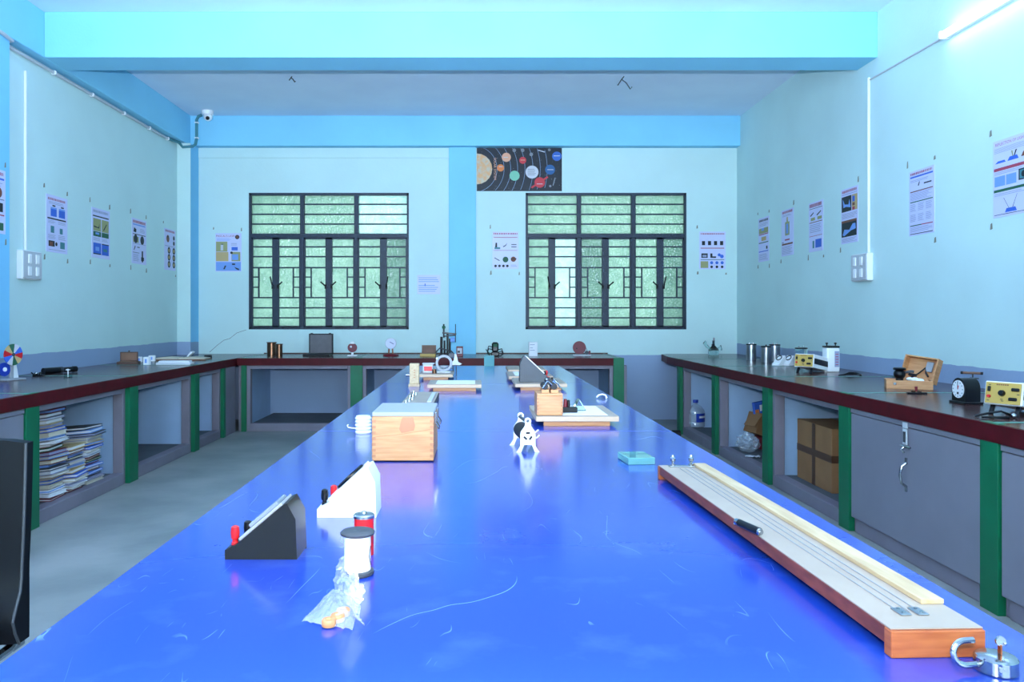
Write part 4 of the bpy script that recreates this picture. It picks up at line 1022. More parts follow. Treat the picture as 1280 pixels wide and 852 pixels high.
# ================================================================== things on the back counter
def bc(px, Y): return Vector(((px - VX) * Y / F, Y, CT))
for lab, px, Y, r_, h_ in (('taller copper calorimeter on the back counter, left of the pair', 339.5, 8.62, .052, .135), ('shorter copper calorimeter on the back counter, right of the pair', 349, 8.36, .036, .125)):
    t = thing('calorimeter', lab, 'can', bc(px, Y), 0, 'copper calorimeters')
    MB().lathe([(0, 0), (r_ * .94, 0), (r_ * .94, h_), (r_ * .9, h_), (r_ * .9, .01), (0, .01)], 'bronze', seg=28).build('can', t)
    MB().lathe([(0, h_), (r_ * 1.05, h_ + .001), (r_ * 1.05, h_ + .009), (0, h_ + .01)], 'dark_wood', seg=28).build('lid', t)
t = thing('instrument_case', 'open dark case with a grey panel in its raised lid on the back counter', 'case', bc(399, 8.5))
MB().b2(-.15, .13, -.14, .08, 0, .022, 'black_matte', .004).build('tray', t)
MB().b2(-.13, .135, .084, .104, .01, .238, 'black_matte', .003).build('lid', t)
MB().b2(-.116, .121, .080, .0838, .026, .226, 'crt_screen', .001).build('lining', t)
for xx in (-.1, .1): MB().b2(xx - .012, xx + .012, .083, .106, .238, .245, 'dark_grey', .001).build('latch', t)
t = thing('mirror_stand', 'small round brown mirror on a white stand on the back counter', 'mirror', bc(440.5, 8.45))
MB().b2(-.05, .05, -.03, .03, 0, .012, 'white_plastic', .003).build('base', t)
MB().b2(-.012, .012, -.008, .008, .012, .04, 'white_plastic', .002).build('stem', t)
MB().cyl((0, -.008, .09), (0, .008, .09), .05, 'maroon', seg=32).build('disc', t)
MB().sph((-.014, -.009, .1), .012, 'planet_white', (1, .2, 1), 10).build('painted_highlight', t)  # pale flattened ball modelled as a glint on the disc
MB().prism([(-.03, .132), (.03, .132), (.012, .155), (-.012, .155)], -.009, .009, 'white_plastic').build('top_clip', t)
t = thing('dial_gauge', 'pale round dial on twin posts and a dark red base on the back counter', 'gauge', bc(488.5, 8.45))
MB().lathe([(0, 0), (.085, 0), (.088, .01), (.07, .024), (0, .026)], 'dark_red', seg=28).build('base', t)
for xx in (-.022, .022): MB().cyl((xx, 0, .024), (xx * .8, 0, .09), .008, 'copper', seg=10).build('post', t)
MB().cyl((0, -.012, .135), (0, .012, .135), .06, 'light_grey', seg=32).build('rim', t)
MB().cyl((0, -.014, .135), (0, -.0121, .135), .054, 'poster_white', seg=32).build('dial', t)
MB().box((.012, -.0155, .14), (.05, .002, .006), 'ink_black', 0, Euler((0, .5, 0))).build('needle', t)
t = thing('open_box', 'small open brown wooden box on the back counter', 'box', bc(535.5, 8.4))
MB().b2(-.085, .08, -.08, .05, 0, .028, 'yellow_panel', .002).build('tray', t)
MB().b2(-.076, .07, -.07, .04, .0282, .034, 'brown_wood').build('contents', t)
MB().prism([(.052, .02), (.062, .02), (.085, .115), (.075, .115)], -.075, .078, 'brown_wood', 'YZ').build('lid', t)
t = thing('travelling_microscope', 'tall dark microscope stand on the back counter in front of the pilaster', 'microscope', bc(557, 8.35))
MB().b2(-.07, .09, -.06, .08, 0, .02, 'black_matte', .003).build('base', t)
for xx, h_ in ((-.045, .21), (-.012, .17), (.02, .24), (.045, .19)): MB().cyl((xx, .01, .02), (xx, .01, h_), .011 if xx != -.045 else .014, 'black_plastic', seg=12).build('column', t)
MB().cyl((-.02, .01, .2), (-.02, .01, .345), .009, 'black_plastic', seg=12).build('upper_column', t)
MB().sph((-.02, .01, .31), .02, 'ink_green', seg=12).build('focus_knob', t)
MB().box((.04, .01, .245), (.15, .03, .016), 'black_plastic', .003, Euler((0, .1, 0))).build('arm', t)
MB().box((.045, -.012, .222), (.12, .02, .012), 'black_plastic', .003, Euler((0, -.1, 0))).build('lower_arm', t)
MB().cyl((.105, .01, .15), (.105, .01, .345), .004, 'black_plastic', seg=8).build('rod', t)
MB().b2(.05, .1, -.015, .03, .155, .2, 'ink_light_blue', .004).build('lens_block', t)
MB().tube([(-.09, -.05, .02), (-.1, -.05, .05), (-.06, -.05, .09), (.06, -.05, .06), (.09, -.05, .03)], .007, 'dark_grey', 8).build('cable', t)
t = thing('small_meter_box', 'small red box with a grey display on the back counter', 'meter', bc(574.5, 8.35))
MB().b2(-.034, .036, -.02, .03, 0, .108, 'dark_red', .003).build('body', t)
MB().b2(-.024, .026, -.023, -.0202, .03, .09, 'light_grey', .002).build('display', t)
MB().b2(-.02, .004, -.0245, -.0232, .04, .062, 'ink_black').build('print', t)
t = thing('black_adapter', 'black device with looping cables on the back counter right of the pilaster', 'device', bc(619, 8.4))
MB().b2(-.042, .042, -.03, .03, 0, .05, 'black_plastic', .01).b2(-.036, .036, -.026, .026, .045, .15, 'black_plastic', .016).build('body', t)
MB().b2(-.022, .022, -.0275, -.0262, .10, .135, 'ink_green', .002).build('panel', t)
for s_, a_ in ((-1, .10), (-1, .07), (1, .07), (1, .045)):
    MB().tube([(s_ * .03, 0, a_), (s_ * .07, -.01, a_ + .01), (s_ * .085, -.02, a_ * .5), (s_ * .06, -.03, .008), (s_ * .02, -.035, .006)], .005, 'black_plastic', 6).build('cable', t)
MB().tube([(-.05, -.02, .02), (-.09, -.02, .06), (-.1, -.02, .075)], .005, 'ink_green', 6).build('plug_lead', t)
t = thing('paper_carton', 'white printed carton standing on the back counter', 'carton', bc(667, 8.45))
MB().b2(-.052, .04, -.03, .04, 0, .15, 'paper', .001).build('body', t)
for z_, w_ in ((.12, .05), (.085, .03), (.06, .05)): MB().b2(-.04, -.04 + w_, -.0306, -.0301, z_, z_ + .006, 'ink_grey').build('printed_line', t)
t = thing('disc_apparatus', 'red-brown disc on a pale base with small pulleys on the back counter', 'instrument', bc(727, 8.5))
MB().b2(-.09, .1, -.035, .035, 0, .014, 'light_grey', .002).build('base', t)
MB().cyl((-.025, -.012, .088), (-.025, .012, .088), .07, 'maroon', seg=36).build('disc', t)
MB().cyl((-.055, -.014, .08), (-.055, -.0121, .08), .008, 'black_matte', seg=10).build('hole', t)
MB().tube([(.04, 0, .1), (.06, 0, .06), (.062, 0, .014)], .004, 'grey', 6).build('arm', t)
MB().cyl((.055, -.01, .034), (.055, .01, .034), .02, 'dark_grey', seg=14).build('pulley', t)
MB().b2(.076, .096, -.012, .012, .014, .055, 'maroon', .003).build('post', t)

# ================================================================== things on the left counter
p0 = G(14, 475, CT); p0.y -= .0
t = thing('newton_disc', 'Newton colour disc with coloured sectors on a stand at the far left', 'instrument', p0, math.radians(72))
MB().b2(-.075, .075, -.05, .05, 0, .012, 'grey', .003).build('base', t)
MB().b2(-.012, .012, -.01, .01, .012, .11, 'grey', .002).build('upright', t)
cols = ['ink_green', 'planet_white', 'ink_blue', 'red_plastic', 'ink_tan', 'ink_green', 'planet_white', 'ink_blue', 'red_plastic', 'ink_tan']
n = len(cols)
for k, m in enumerate(cols):
    pts = [(0, .17)]
    for j in range(7):
        a_ = PI / 2 + .5 - 2 * PI * (k + j / 6) / n
        pts.append((.071 * math.cos(a_), .17 + .071 * math.sin(a_)))
    MB().prism(pts, -.020, -.014, m).build('sector', t)
MB().cyl((0, -.022, .17), (0, -.006, .17), .012, 'dark_grey', seg=14).build('hub', t)
MB().cyl((-.055, -.006, .075), (-.055, .006, .075), .045, 'blue_plastic', seg=28).build('drive_wheel', t)
MB().cyl((-.055, -.012, .075), (-.055, .012, .075), .014, 'white_plastic', seg=14).build('wheel_hub', t)
MB().prism([(.01, .012), (.075, .012), (.055, .115), (.02, .115)], .02, .026, 'white_plastic').build('white_support', t)
p0 = G(48, 470, CT)
t = thing('plug_key', 'small black plug key with a chrome ball left of the black tube', 'switch', p0)
MB().b2(-.035, .04, -.018, .018, 0, .01, 'black_plastic', .003).build('base', t)
MB().sph((-.015, 0, .02), .013, 'chrome', seg=14).build('ball', t)
MB().cyl((.015, 0, .01), (.015, 0, .03), .012, 'black_plastic', .008, 12).build('plug', t)
MB().tube([(-.03, 0, .01), (-.045, 0, .022), (-.05, 0, .026)], .005, 'black_plastic', 6).build('lead', t)
a = G(54, 468, CT); b = G(95, 465, CT)
d = b - a
t = thing('telescope_tube', 'long black telescope tube lying on the left counter', 'telescope', (a.x, a.y, CT + .0245), math.atan2(d.y, d.x))
L = d.length
MB().cyl((0, 0, 0), (L * .55, 0, 0), .024, 'black_plastic', seg=20).build('main_tube', t)
MB().cyl((L * .55, 0, 0), (L * .9, 0, 0), .020, 'black_plastic', seg=20).build('draw_tube', t)
MB().cyl((L * .9, 0, 0), (L, 0, 0), .023, 'black_plastic', seg=20).build('eyepiece', t)
for u in (.5, .55): MB().cyl((L * u - .004, 0, 0), (L * u + .004, 0, 0), .0245, 'dark_grey', seg=20).build('ring', t)
p0 = G(85, 471.5, CT)
t = thing('glass_holder', 'tiny clear glass holder in front of the black tube', 'glassware', p0)
MB().lathe([(.0, 0), (.026, 0), (.026, .022), (.024, .022), (.024, .003), (0, .003)], 'clear_glass', seg=20).build('cup', t)
MB().cyl((0, 0, .003), (0, 0, .06), .003, 'white_plastic', seg=8).b2(-.014, .014, -.003, .003, .05, .056, 'white_plastic').build('cross_stem', t)
p0 = G(158, 455, CT)
t = thing('open_box', 'open brown wooden box with a raised lid on the left counter', 'box', p0, math.radians(12))
MB().b2(-.075, .1, -.03, .1, 0, .022, 'dark_wood', .002).build('tray', t)
MB().b2(-.06, .085, -.02, .09, .0222, .026, 'brown_wood').build('lining', t)
MB().b2(-.075, .075, .102, .122, .018, .105, 'dark_wood', .002).build('lid', t)
MB().b2(-.065, .065, .099, .1018, .028, .096, 'brown_wood').build('lid_panel', t)
MB().b2(-.006, .006, .104, .118, .105, .118, 'dark_grey').build('catch', t)
for lab, px, py, w_, h_, rz in (('leftmost small white packet beside the open wooden box', 174, 452.5, .05, .05, .2), ('front small white packet beside the open wooden box', 182.5, 456, .055, .07, -.1), ('rear small white packet beside the open wooden box', 189.5, 451.3, .06, .055, .1)):
    q = G(px, py, CT)
    t = thing('white_packet', lab, 'packet', q, rz, 'small white packets')
    MB().b2(-w_ / 2, w_ / 2, 0, .035, 0, h_, 'white_plastic', .003).build('body', t)
    MB().b2(-w_ * .2, w_ * .12, -.0012, -.0002, h_ * .25, h_ * .75, 'ink_light_blue').build('label', t)
q = G(216, 456, CT)
t = thing('paper_bundle', 'white rounded bundle of paper near the edge of the left counter', 'bundle', q, .05)
MB().b2(-.15, .15, 0, .12, 0, .022, 'paper', .008, 2).b2(-.13, .135, .01, .11, .021, .036, 'paper', .007, 2).build('sheets', t)
MB().tube([(-.15, -.003, .014), (0, -.004, .012), (.15, -.003, .015)], .0014, 'ink_grey', 5).build('fold_line', t)
q = G(222, 450.5, CT)
t = thing('open_register', 'open register with brown covers behind the white bundle', 'book', q, .08)
MB().b2(-.26, .26, 0, .24, 0, .012, 'brown_wood', .002).build('cover', t)
for s_ in (-1, 1): MB().prism([(s_ * .005, .0125), (s_ * .25, .0125), (s_ * .25, .02), (s_ * .12, .032), (s_ * .01, .024)], .01, .23, 'paper_aged').build('pages', t)
MB().prism([(.06, .034), (.075, .034), (.12, .075), (.10, .085)], .08, .17, 'paper').build('loose_sheet', t)
q = G(260, 448, CT)
t = thing('black_eraser', 'small black block in the corner of the left counter', 'block', q)
MB().b2(-.035, .035, -.02, .02, 0, .03, 'black_matte', .004).build('body', t)
MB().b2(-.033, .033, -.018, .018, .0302, .036, 'dark_grey', .002).build('felt', t)

# books under the left counter
KB = .075
bookcols = ['paper_aged', 'ink_light_blue', 'dark_red', 'paper', 'ink_blue', 'ink_grey', 'brown_wood', 'ink_green', 'paper', 'ink_tan', 'dark_grey', 'ink_light_blue', 'maroon', 'paper_aged']
cn = {'paper_aged': 'cream', 'ink_light_blue': 'light blue', 'dark_red': 'dark red', 'paper': 'white', 'ink_blue': 'blue', 'ink_grey': 'grey', 'brown_wood': 'brown', 'ink_green': 'green', 'ink_tan': 'tan', 'dark_grey': 'dark grey', 'maroon': 'maroon', 'black_matte': 'black'}
ORD = ['lowest', 'second lowest', 'third', 'fourth', 'fifth', 'sixth', 'seventh', 'eighth', 'ninth', 'tenth', 'eleventh', 'twelfth', 'thirteenth', 'fourteenth', 'fifteenth', 'sixteenth', 'seventeenth', 'eighteenth', 'nineteenth', 'twentieth', 'twenty-first', 'twenty-second', 'twenty-third', 'twenty-fourth', 'twenty-fifth', 'twenty-sixth']
PAGES = ['paper', 'paper_aged', 'ink_light_blue', 'paper', 'ink_grey', 'paper_aged', 'paper']
def book(label, loc, rot, L, W_, T_, cover, group, pg):
    t = thing('book', label, 'book', loc, 0, group)
    t.rotation_euler = rot
    ct = min(.004, T_ * .24)
    MB().b2(-W_ / 2, W_ / 2, -L / 2, L / 2, 0, ct, cover, 0).b2(-W_ / 2, W_ / 2, -L / 2, L / 2, T_ - ct, T_, cover, 0).b2(-W_ / 2, -W_ / 2 + .002, -L / 2, L / 2, 0, T_, cover, 0).build('cover', t)
    MB().b2(-W_ / 2 + .0022, W_ / 2 - .007, -L / 2 + .005, L / 2 - .005, ct + .0001, T_ - ct - .0001, pg).build('pages', t)
def book_stack(desc, cx, cy, heights, tilt, drift, top, group, L=.27, W_=.21):
    z = .0805; n_ = len(heights); x_ = cx
    for k, T_ in enumerate(heights):
        m = top if (k == n_ - 1 and top) else bookcols[(k * 5 + int(cx * -37)) % len(bookcols)]
        th = tilt * min(1.0, k / 5.0)
        if k == 0: lab = 'lowest %s book of %s' % (cn[m], desc)
        elif k == n_ - 1: lab = 'topmost %s book of %s' % (cn[m], desc)
        else: lab = '%s book, %s from the bottom of %s' % (cn[m], ORD[k].replace(' lowest', ''), desc)
        dx = drift[0] * k + random.uniform(-.016, .016); dy = drift[1] * k + random.uniform(-.012, .012)
        lift = abs(math.sin(th)) * W_ * .5 * .25
        book(lab, (x_ + dx, cy + dy, z + lift), (0, th, random.uniform(-.14, .14)), L * random.uniform(.84, 1.0), W_ * random.uniform(.84, 1.0), T_ - .0012, m, group, PAGES[(k * 3 + n_) % 7])
        z += T_ * math.cos(th) + .0012; x_ += T_ * math.sin(th)
rs = random.Random(3)
book_stack('the tall leaning stack beside the green post', -2.62, 4.72, [rs.uniform(.013, .028) for _ in range(24)], -.13, (.0012, .001), 'dark_red', 'books in the tall stack', .20, .27)
book_stack('the short front stack in the book bay', -2.62, 4.955, [rs.uniform(.014, .026) for _ in range(12)], -.10, (.001, .0004), 'ink_tan', 'books in the front stack', .20, .26)
book_stack('the rear stack of blue and white notebooks', -2.65, 5.20, [rs.uniform(.012, .022) for _ in range(19)], -.09, (.002, .0006), 'dark_grey', 'books in the rear stack', .22, .28)

# black chair
t = thing('chair', 'black leatherette chair with chrome frame cut by the left edge', 'chair', (-1.435, 2.02, 0))
bk = MB(); i = bk.mi('leather'); NU, NV = 12, 16
def backp(u, v, s_):
    half = .262 + .03 * (v ** 2) if True else 0
    half = .262 + .012 * math.sin((1 - v) * 2) + .03 * max(0, .35 - v) * 1.2
    x_ = (u - .5) * 2 * half
    z_ = .345 + v * .495 + .012 * (1 - abs(2 * u - 1) ** 6) * (1 if v > .99 else 0)
    y_ = -.03 + .06 * v - .05 * (1 - (2 * u - 1) ** 2) * .6 + (.035 if s_ else 0) - (.04 * math.exp(-((v - .12) / .1) ** 2) if not s_ else 0)
    return (x_, y_, z_)
vs = [[[bk.bm.verts.new(backp(u / NU, v / NV, s_)) for v in range(NV + 1)] for u in range(NU + 1)] for s_ in (0, 1)]
fs = []
for s_ in (0, 1):
    for u in range(NU):
        for v in range(NV): fs.append(bk.bm.faces.new((vs[s_][u][v], vs[s_][u + 1][v], vs[s_][u + 1][v + 1], vs[s_][u][v + 1])))
for u in range(NU):
    for v in (0, NV): fs.append(bk.bm.faces.new((vs[0][u][v], vs[0][u + 1][v], vs[1][u + 1][v], vs[1][u][v])))
for v in range(NV):
    for u in (0, NU): fs.append(bk.bm.faces.new((vs[0][u][v], vs[0][u][v + 1], vs[1][u][v + 1], vs[1][u][v])))
for f in fs: f.material_index = i
bmesh.ops.recalc_face_normals(bk.bm, faces=fs)
bo = bk.build('backrest', t, angle=50)
for u in (0, NU):
    MB().tube([Vector(backp(u / NU, v / NV, 0)) for v in range(NV + 1)], .004, 'dark_grey', 6).build('piping', bo)
MB().b2(-.25, .25, -.54, -.075, .40, .47, 'leather', .025, 2).build('seat', t)
for s_ in (-1, 1):
    MB().tube([(s_ * .25, .012, .36), (s_ * .252, .01, .34), (s_ * .25, -.03, .325), (s_ * .25, -.45, .325), (s_ * .25, -.48, .29), (s_ * .25, -.48, .04), (s_ * .25, -.45, .015), (s_ * .25, .02, .015)], .0125, 'chrome', 10).build('chrome_frame', t)
MB().tube([(-.25, .0, .015), (.25, .0, .015)], .0125, 'chrome', 10).build('floor_bar', t)
MB().b2(.235, .262, -.02, .03, .315, .352, 'chrome', .004).build('bracket', t)

# ================================================================== things on the right counter
q = Vector((2.66, 8.72, CT))
t = thing('glass_flask', 'clear glass flask with side bulbs and a stopper in the right back corner', 'glassware', q)
MB().lathe([(0, 0), (.05, 0), (.06, .02), (.055, .06), (.03, .09), (.014, .105), (.014, .15), (.02, .155), (.017, .158), (.0, .158)], 'clear_glass', seg=24).build('bulb', t)
MB().tube([(-.03, 0, .06), (-.07, 0, .09), (-.1, 0, .13), (-.085, 0, .15)], [.01, .016, .02, .012], 'clear_glass', 10).build('side_arm', t)
MB().tube([(.04, 0, .06), (.08, 0, .1), (.09, 0, .05)], .01, 'clear_glass', 10).build('handle', t)
MB().cyl((-.004, 0, .09), (.006, 0, .19), .012, 'light_grey', seg=12).build('stopper', t)
MB().b2(-.02, .01, -.012, .012, .09, .12, 'dark_grey', .003).build('tap', t)
def can(label, px, py, r_, h_, body, knob=True, dy=0):
    q = G(px, py, CT); q.y += r_ + dy
    t = thing('metal_can', label, 'can', q)
    MB().lathe([(0, 0), (r_ * .95, 0), (r_ * .96, .004), (r_ * .96, h_ - .012), (0, h_ - .012)], body, seg=28).build('body', t)
    MB().lathe([(0, h_ - .0115), (r_, h_ - .0115), (r_, h_ - .002), (r_ * .9, h_), (0, h_)], 'black_plastic', seg=28).build('lid', t)
    for xx in ((-.4, .4) if knob else (0,)): MB().cyl((xx * r_, 0, h_), (xx * r_, 0, h_ + .012), .006, 'chrome' if knob else 'black_plastic', seg=10).build('knob', t)
can('leftmost steel can with a black lid on the right counter', 941.3, 450, .049, .158, 'steel')
can('dark steel can with a single lid knob on the right counter', 960, 453, .046, .152, 'bronze' if False else 'steel', False)
can('steel can with a black lid behind the white meters', 973.5, 451.6, .052, .160, 'steel', True, .05)
can('glass jar with a dark lid behind the yellow power supply', 1011, 458.5, .052, .158, 'clear_glass', True, .1)
for k, px in enumerate((968, 980)):
    q = G(px, 457, CT)
    wedge_meter('desk_meter', ('left' if k == 0 else 'right') + ' white meter of the pair beside the steel cans', (q.x + .03, q.y + .05, CT), .6, .1, .085, .07, 'white_plastic', 'white_plastic', 'black_plastic', ())
def eliminator(label, loc, rz, w_, h_, d_, tilt):
    t = thing('power_supply', label, 'power supply', loc, rz)
    Rm = Euler((tilt, 0, 0)); up = .045
    def part_box(name, c, sz, m, bv=.002, parent=None):
        M = Rm.to_matrix()
        return MB().box(M @ Vector(c) + Vector((0, 0, up)), sz, m, bv, Rm).build(name, parent or t)
    part_box('housing', (0, d_ / 2, h_ / 2), (w_, d_, h_), 'white_plastic', .004)
    fp = part_box('front_panel', (0, -.002, h_ / 2), (w_ * .93, .004, h_ * .9), 'yellow_panel', .001)
    for s_ in (-1, 1): part_box('black_band', (s_ * (w_ / 2 + .0008), d_ / 2 + .005, h_ * .5), (.003, d_ * .97, h_ * .42), 'black_plastic', .0005)
    def knob(x_, z_, r_, m='black_plastic', L_=.012):
        M = Rm.to_matrix(); p = M @ Vector((x_ * w_, -.004, z_ * h_)) + Vector((0, 0, up)); q_ = M @ Vector((x_ * w_, -.004 - L_, z_ * h_)) + Vector((0, 0, up))
        MB().cyl(p, q_, r_, m, r_ * .85, 14).build('knob', fp)
    knob(-.02, .5, .0135)
    part_box('knob_pointer', (.005 * w_, -.014, .55 * h_), (.012, .012, .014), 'black_plastic', .001, fp)
    part_box('rocker_switch', (-.36 * w_, -.008, .66 * h_), (.010, .012, .022), 'black_plastic', .002, fp)
    knob(-.36, .34, .0075, 'red_plastic', .008)
    part_box('output_socket', (.32 * w_, -.006, .68 * h_), (.032, .008, .014), 'black_plastic', .003, fp)
    part_box('output_socket', (.27 * w_, -.006, .27 * h_), (.034, .008, .014), 'black_plastic', .003, fp)
    for u in range(6): part_box('title_print', ((-.16 + .055 * u) * w_, -.0045, .9 * h_ - .004), (.006, .001, .005), 'ink_brown', 0, fp)
    for u, v in ((-.38, .16), (-.02, .24), (.0, .17), (.4, .48), (-.36, .84)): part_box('caption_print', (u * w_, -.0045, v * h_), (.010, .001, .003), 'ink_black', 0, fp)
    for s_ in (-1, 1):
        MB().box((s_ * w_ * .34, .02, .022), (.018, .012, .055), 'black_plastic', .002, Euler((-.5, 0, 0))).build('front_leg', t)
        M = Rm.to_matrix(); b_ = M @ Vector((s_ * w_ * .36, d_ * .9, 0)) + Vector((0, 0, up))
        MB().cyl((b_.x, b_.y, 0), (b_.x, b_.y, max(.006, b_.z + .002)), .008, 'white_plastic', seg=10).build('rear_foot', t)
    return t
q = G(1006, 466, CT)
eliminator('yellow-faced power supply on the right counter in front of the glass jar', (q.x - .01, q.y, CT), math.radians(-50), .15, .10, .26, -.16)
q = G(1248, 520, CT)
eliminator('yellow-faced power supply at the right edge of the picture', (q.x + .03, q.y + .02, CT), math.radians(-60), .15, .10, .26, -.16)
q = G(1262, 522, CT)
t = thing('power_lead', 'black lead coiled below the right edge power supply', 'cable', (q.x - .05, q.y - .02, CT))
MB().tube([(-.09, .03, .006), (-.05, .01, .02), (0, 0, .03), (.04, -.005, .014), (.02, -.02, .006), (-.04, -.01, .006), (-.08, .0, .006)], .005, 'black_plastic', 8).build('cord', t)
MB().sph((.045, -.012, .013), .011, 'chrome', seg=12).build('chrome_clip', t)
q = G(1042, 465, CT)
t = thing('canister', 'white canister with a black lid and purple label on the right counter', 'canister', (q.x, q.y + .045, CT))
MB().b2(-.05, .05, -.045, .045, 0, .185, 'white_plastic', .012, 3).build('body', t)
MB().b2(-.051, .051, -.046, .046, .1855, .2, 'black_plastic', .008, 2).build('lid', t)
for xx in (-.032, .034):
    MB().cyl((xx, 0, .2), (xx, 0, .214), .005, 'black_plastic', seg=8).sph((xx, 0, .218), .011, 'black_plastic', (1, 1, .6), 12).build('knob', t)
MB().b2(.008, .042, -.0465, -.0451, .04, .16, 'ink_grey', .0003).build('label_strip', t)
for k in range(5): MB().b2(.014, .036, -.0472, -.0466, .055 + k * .02, .06 + k * .02, 'ink_red').build('label_line', t)
q = G(1066, 470, CT)
t = thing('cable_bundle', 'black cable bundle beside the white canister', 'cable', q)
for k in range(4):
    MB().tube([(-.1 + .02 * k, .01 * k, .006), (-.04, .02 - .015 * k, .010 + .006 * k), (.02, .01 * k - .02, .014 + .004 * k), (.07, .015, .007), (.05, -.02 + .01 * k, .006)], .005, 'black_plastic', 6).build('loop', t)
# open wooden instrument box
q = G(1131, 487, CT)
t = thing('open_box', 'open pale wooden box holding black apparatus on the right counter', 'box', (q.x + .055, q.y + .03, CT), math.radians(-24))
x0, x1, y0, y1, hh_, th_ = -.13, .11, 0, .16, .05, .008
for nm, b_ in (('front_side', (x0, x1, y0, y0 + th_)), ('back_side', (x0, x1, y1 - th_, y1)), ('left_side', (x0, x0 + th_, y0 + th_, y1 - th_)), ('right_side', (x1 - th_, x1, y0 + th_, y1 - th_))):
    MB().b2(*b_, 0, hh_, 'pine', .001).build(nm, t)
MB().b2(x0 + th_, x1 - th_, y0 + th_, y1 - th_, 0, .006, 'pine').build('bottom', t)
lid = bpy.data.objects.new('lid', MB().b2(-.10, .10, .0, .008, 0, .15, 'pine', .001).mesh('lid')); C.objects.link(lid); lid.parent = t; lid.location = (.055, y1 + .003, .03); lid.rotation_euler = (-.30, .10, -.62)
for nm, b_ in (('lid_side', (-.10, -.092, -.045, 0, 0, .15)), ('lid_side', (.092, .10, -.045, 0, 0, .15)), ('lid_side', (-.092, .092, -.045, 0, .142, .15)), ('lid_side', (-.092, .092, -.045, 0, 0, .008))):
    MB().b2(*b_, 'pine', .001).build(nm, lid)
MB().tube([(-.05, -.01, .02), (-.01, -.014, .05), (.02, -.012, .09), (.03, -.01, .06), (.05, -.014, .04)], .005, 'black_matte', 6).build('tool', lid)
MB().b2(.02, .06, -.012, -.002, .07, .13, 'grey', .002).build('holder', lid)
MB().b2(-.07, -.02, -.014, -.004, .03, .045, 'black_matte', .002).build('clip', lid)
MB().box((-.085, -.002, .03), (.016, .004, .014), 'chrome', .001).build('catch', t)
q2 = Vector((q.x + .055, q.y + .03, CT))
Rz = Matrix.Rotation(math.radians(-24), 3, 'Z')
aw = q2 + Rz @ Vector((-.055, .08, .007))
t = thing('lamp_head', 'black round apparatus with a cap inside the open wooden box', 'apparatus', aw, math.radians(-24))
MB().sph((0, 0, .075), .033, 'black_plastic', (1, 1, .95), 18).build('globe', t)
MB().cyl((0, 0, .0), (0, 0, .05), .02, 'black_matte', seg=14).build('stem', t)
MB().lathe([(0, .1), (.034, .1), (.036, .108), (.03, .114), (0, .116)], 'black_plastic', seg=20).build('cap', t)
MB().tube([(.025, 0, .085), (.06, .0, .092), (.075, 0, .09)], .008, 'dark_grey', 8).build('spout', t)
aw = q2 + Rz @ Vector((.015, .06, .007))
cl_ = MB()
for k in range(6): cl_.sph((random.uniform(-.035, .045), random.uniform(-.015, .03), .035 + random.uniform(0, .014)), random.uniform(.013, .022), 'paper', (1.4, 1, .7), 8)
tag(cl_.build('white_cloth', loc=aw), 'crumpled white cloth inside the open wooden box', 'cloth')
q = G(1146, 492, CT)
t = thing('plug_key', 'black plug key with brass posts in front of the open wooden box', 'switch', q, math.radians(-12))
MB().b2(-.05, .05, -.014, .014, 0, .009, 'black_plastic', .003).build('base', t)
for xx in (-.018, .012): MB().b2(xx - .01, xx + .01, -.008, .008, .009, .02, 'bronze', .002).build('brass_block', t)
MB().cyl((-.003, 0, .014), (-.003, 0, .04), .006, 'dark_red', .008, 12).build('plug', t)
# dial balance
q = G(1204, 505, CT)
t = thing('stop_clock', 'black arch-topped stop clock with a white dial on the right counter', 'clock', (q.x + .028, q.y + .035, CT), math.radians(-88))
pts = [(-.05, .012), (.05, .012), (.05, .075)]
for k in range(1, 12): a_ = PI * k / 12; pts.append((.05 * math.cos(a_), .075 + .05 * math.sin(a_)))
pts.append((-.05, .075))
MB().prism(pts, -.03, .045, 'black_plastic').build('case', t)
MB().b2(-.06, .06, -.04, .055, 0, .0115, 'black_plastic', .003).build('base', t)
MB().cyl((0, -.033, .07), (0, -.0301, .07), .043, 'white_plastic', seg=36).build('dial', t)
for k in range(12):
    a_ = PI * k / 6
    MB().box((.035 * math.sin(a_), -.0336, .07 + .035 * math.cos(a_)), (.004, .001, .006), 'ink_teal', 0, Euler((0, a_, 0))).build('hour_mark', t)
MB().box((0, -.0345, .087), (.003, .001, .036), 'ink_black').box((.003, -.0345, .078), (.004, .001, .02), 'red_plastic', 0, Euler((0, .3, 0))).build('hand', t)
MB().b2(-.006, .006, -.034, -.0332, .045, .056, 'ink_black').build('maker_mark', t)
q = S(1216, 466, 2.93)
t = thing('t_shaped_tool', 'brown handled tool standing behind the black stop clock', 'tool', (q.x, q.y, CT), math.radians(-40))
hz = q.z - CT
MB().cyl((-.055, 0, hz), (.045, 0, hz), .0075, 'brown_wood', seg=12).build('handle', t)
for xx in (-.055, .045): MB().cyl((xx - .006, 0, hz), (xx + .006, 0, hz), .0085, 'black_matte', seg=12).build('ferrule', t)
MB().tube([(.0, 0, hz), (.0, 0, hz * .5), (0, 0, .008)], .004, 'dark_grey', 8).b2(-.015, .03, -.008, .008, hz - .034, hz - .026, 'dark_grey').build('shank', t)
MB().b2(-.03, .03, -.02, .02, 0, .008, 'dark_grey', .002).build('foot', t)

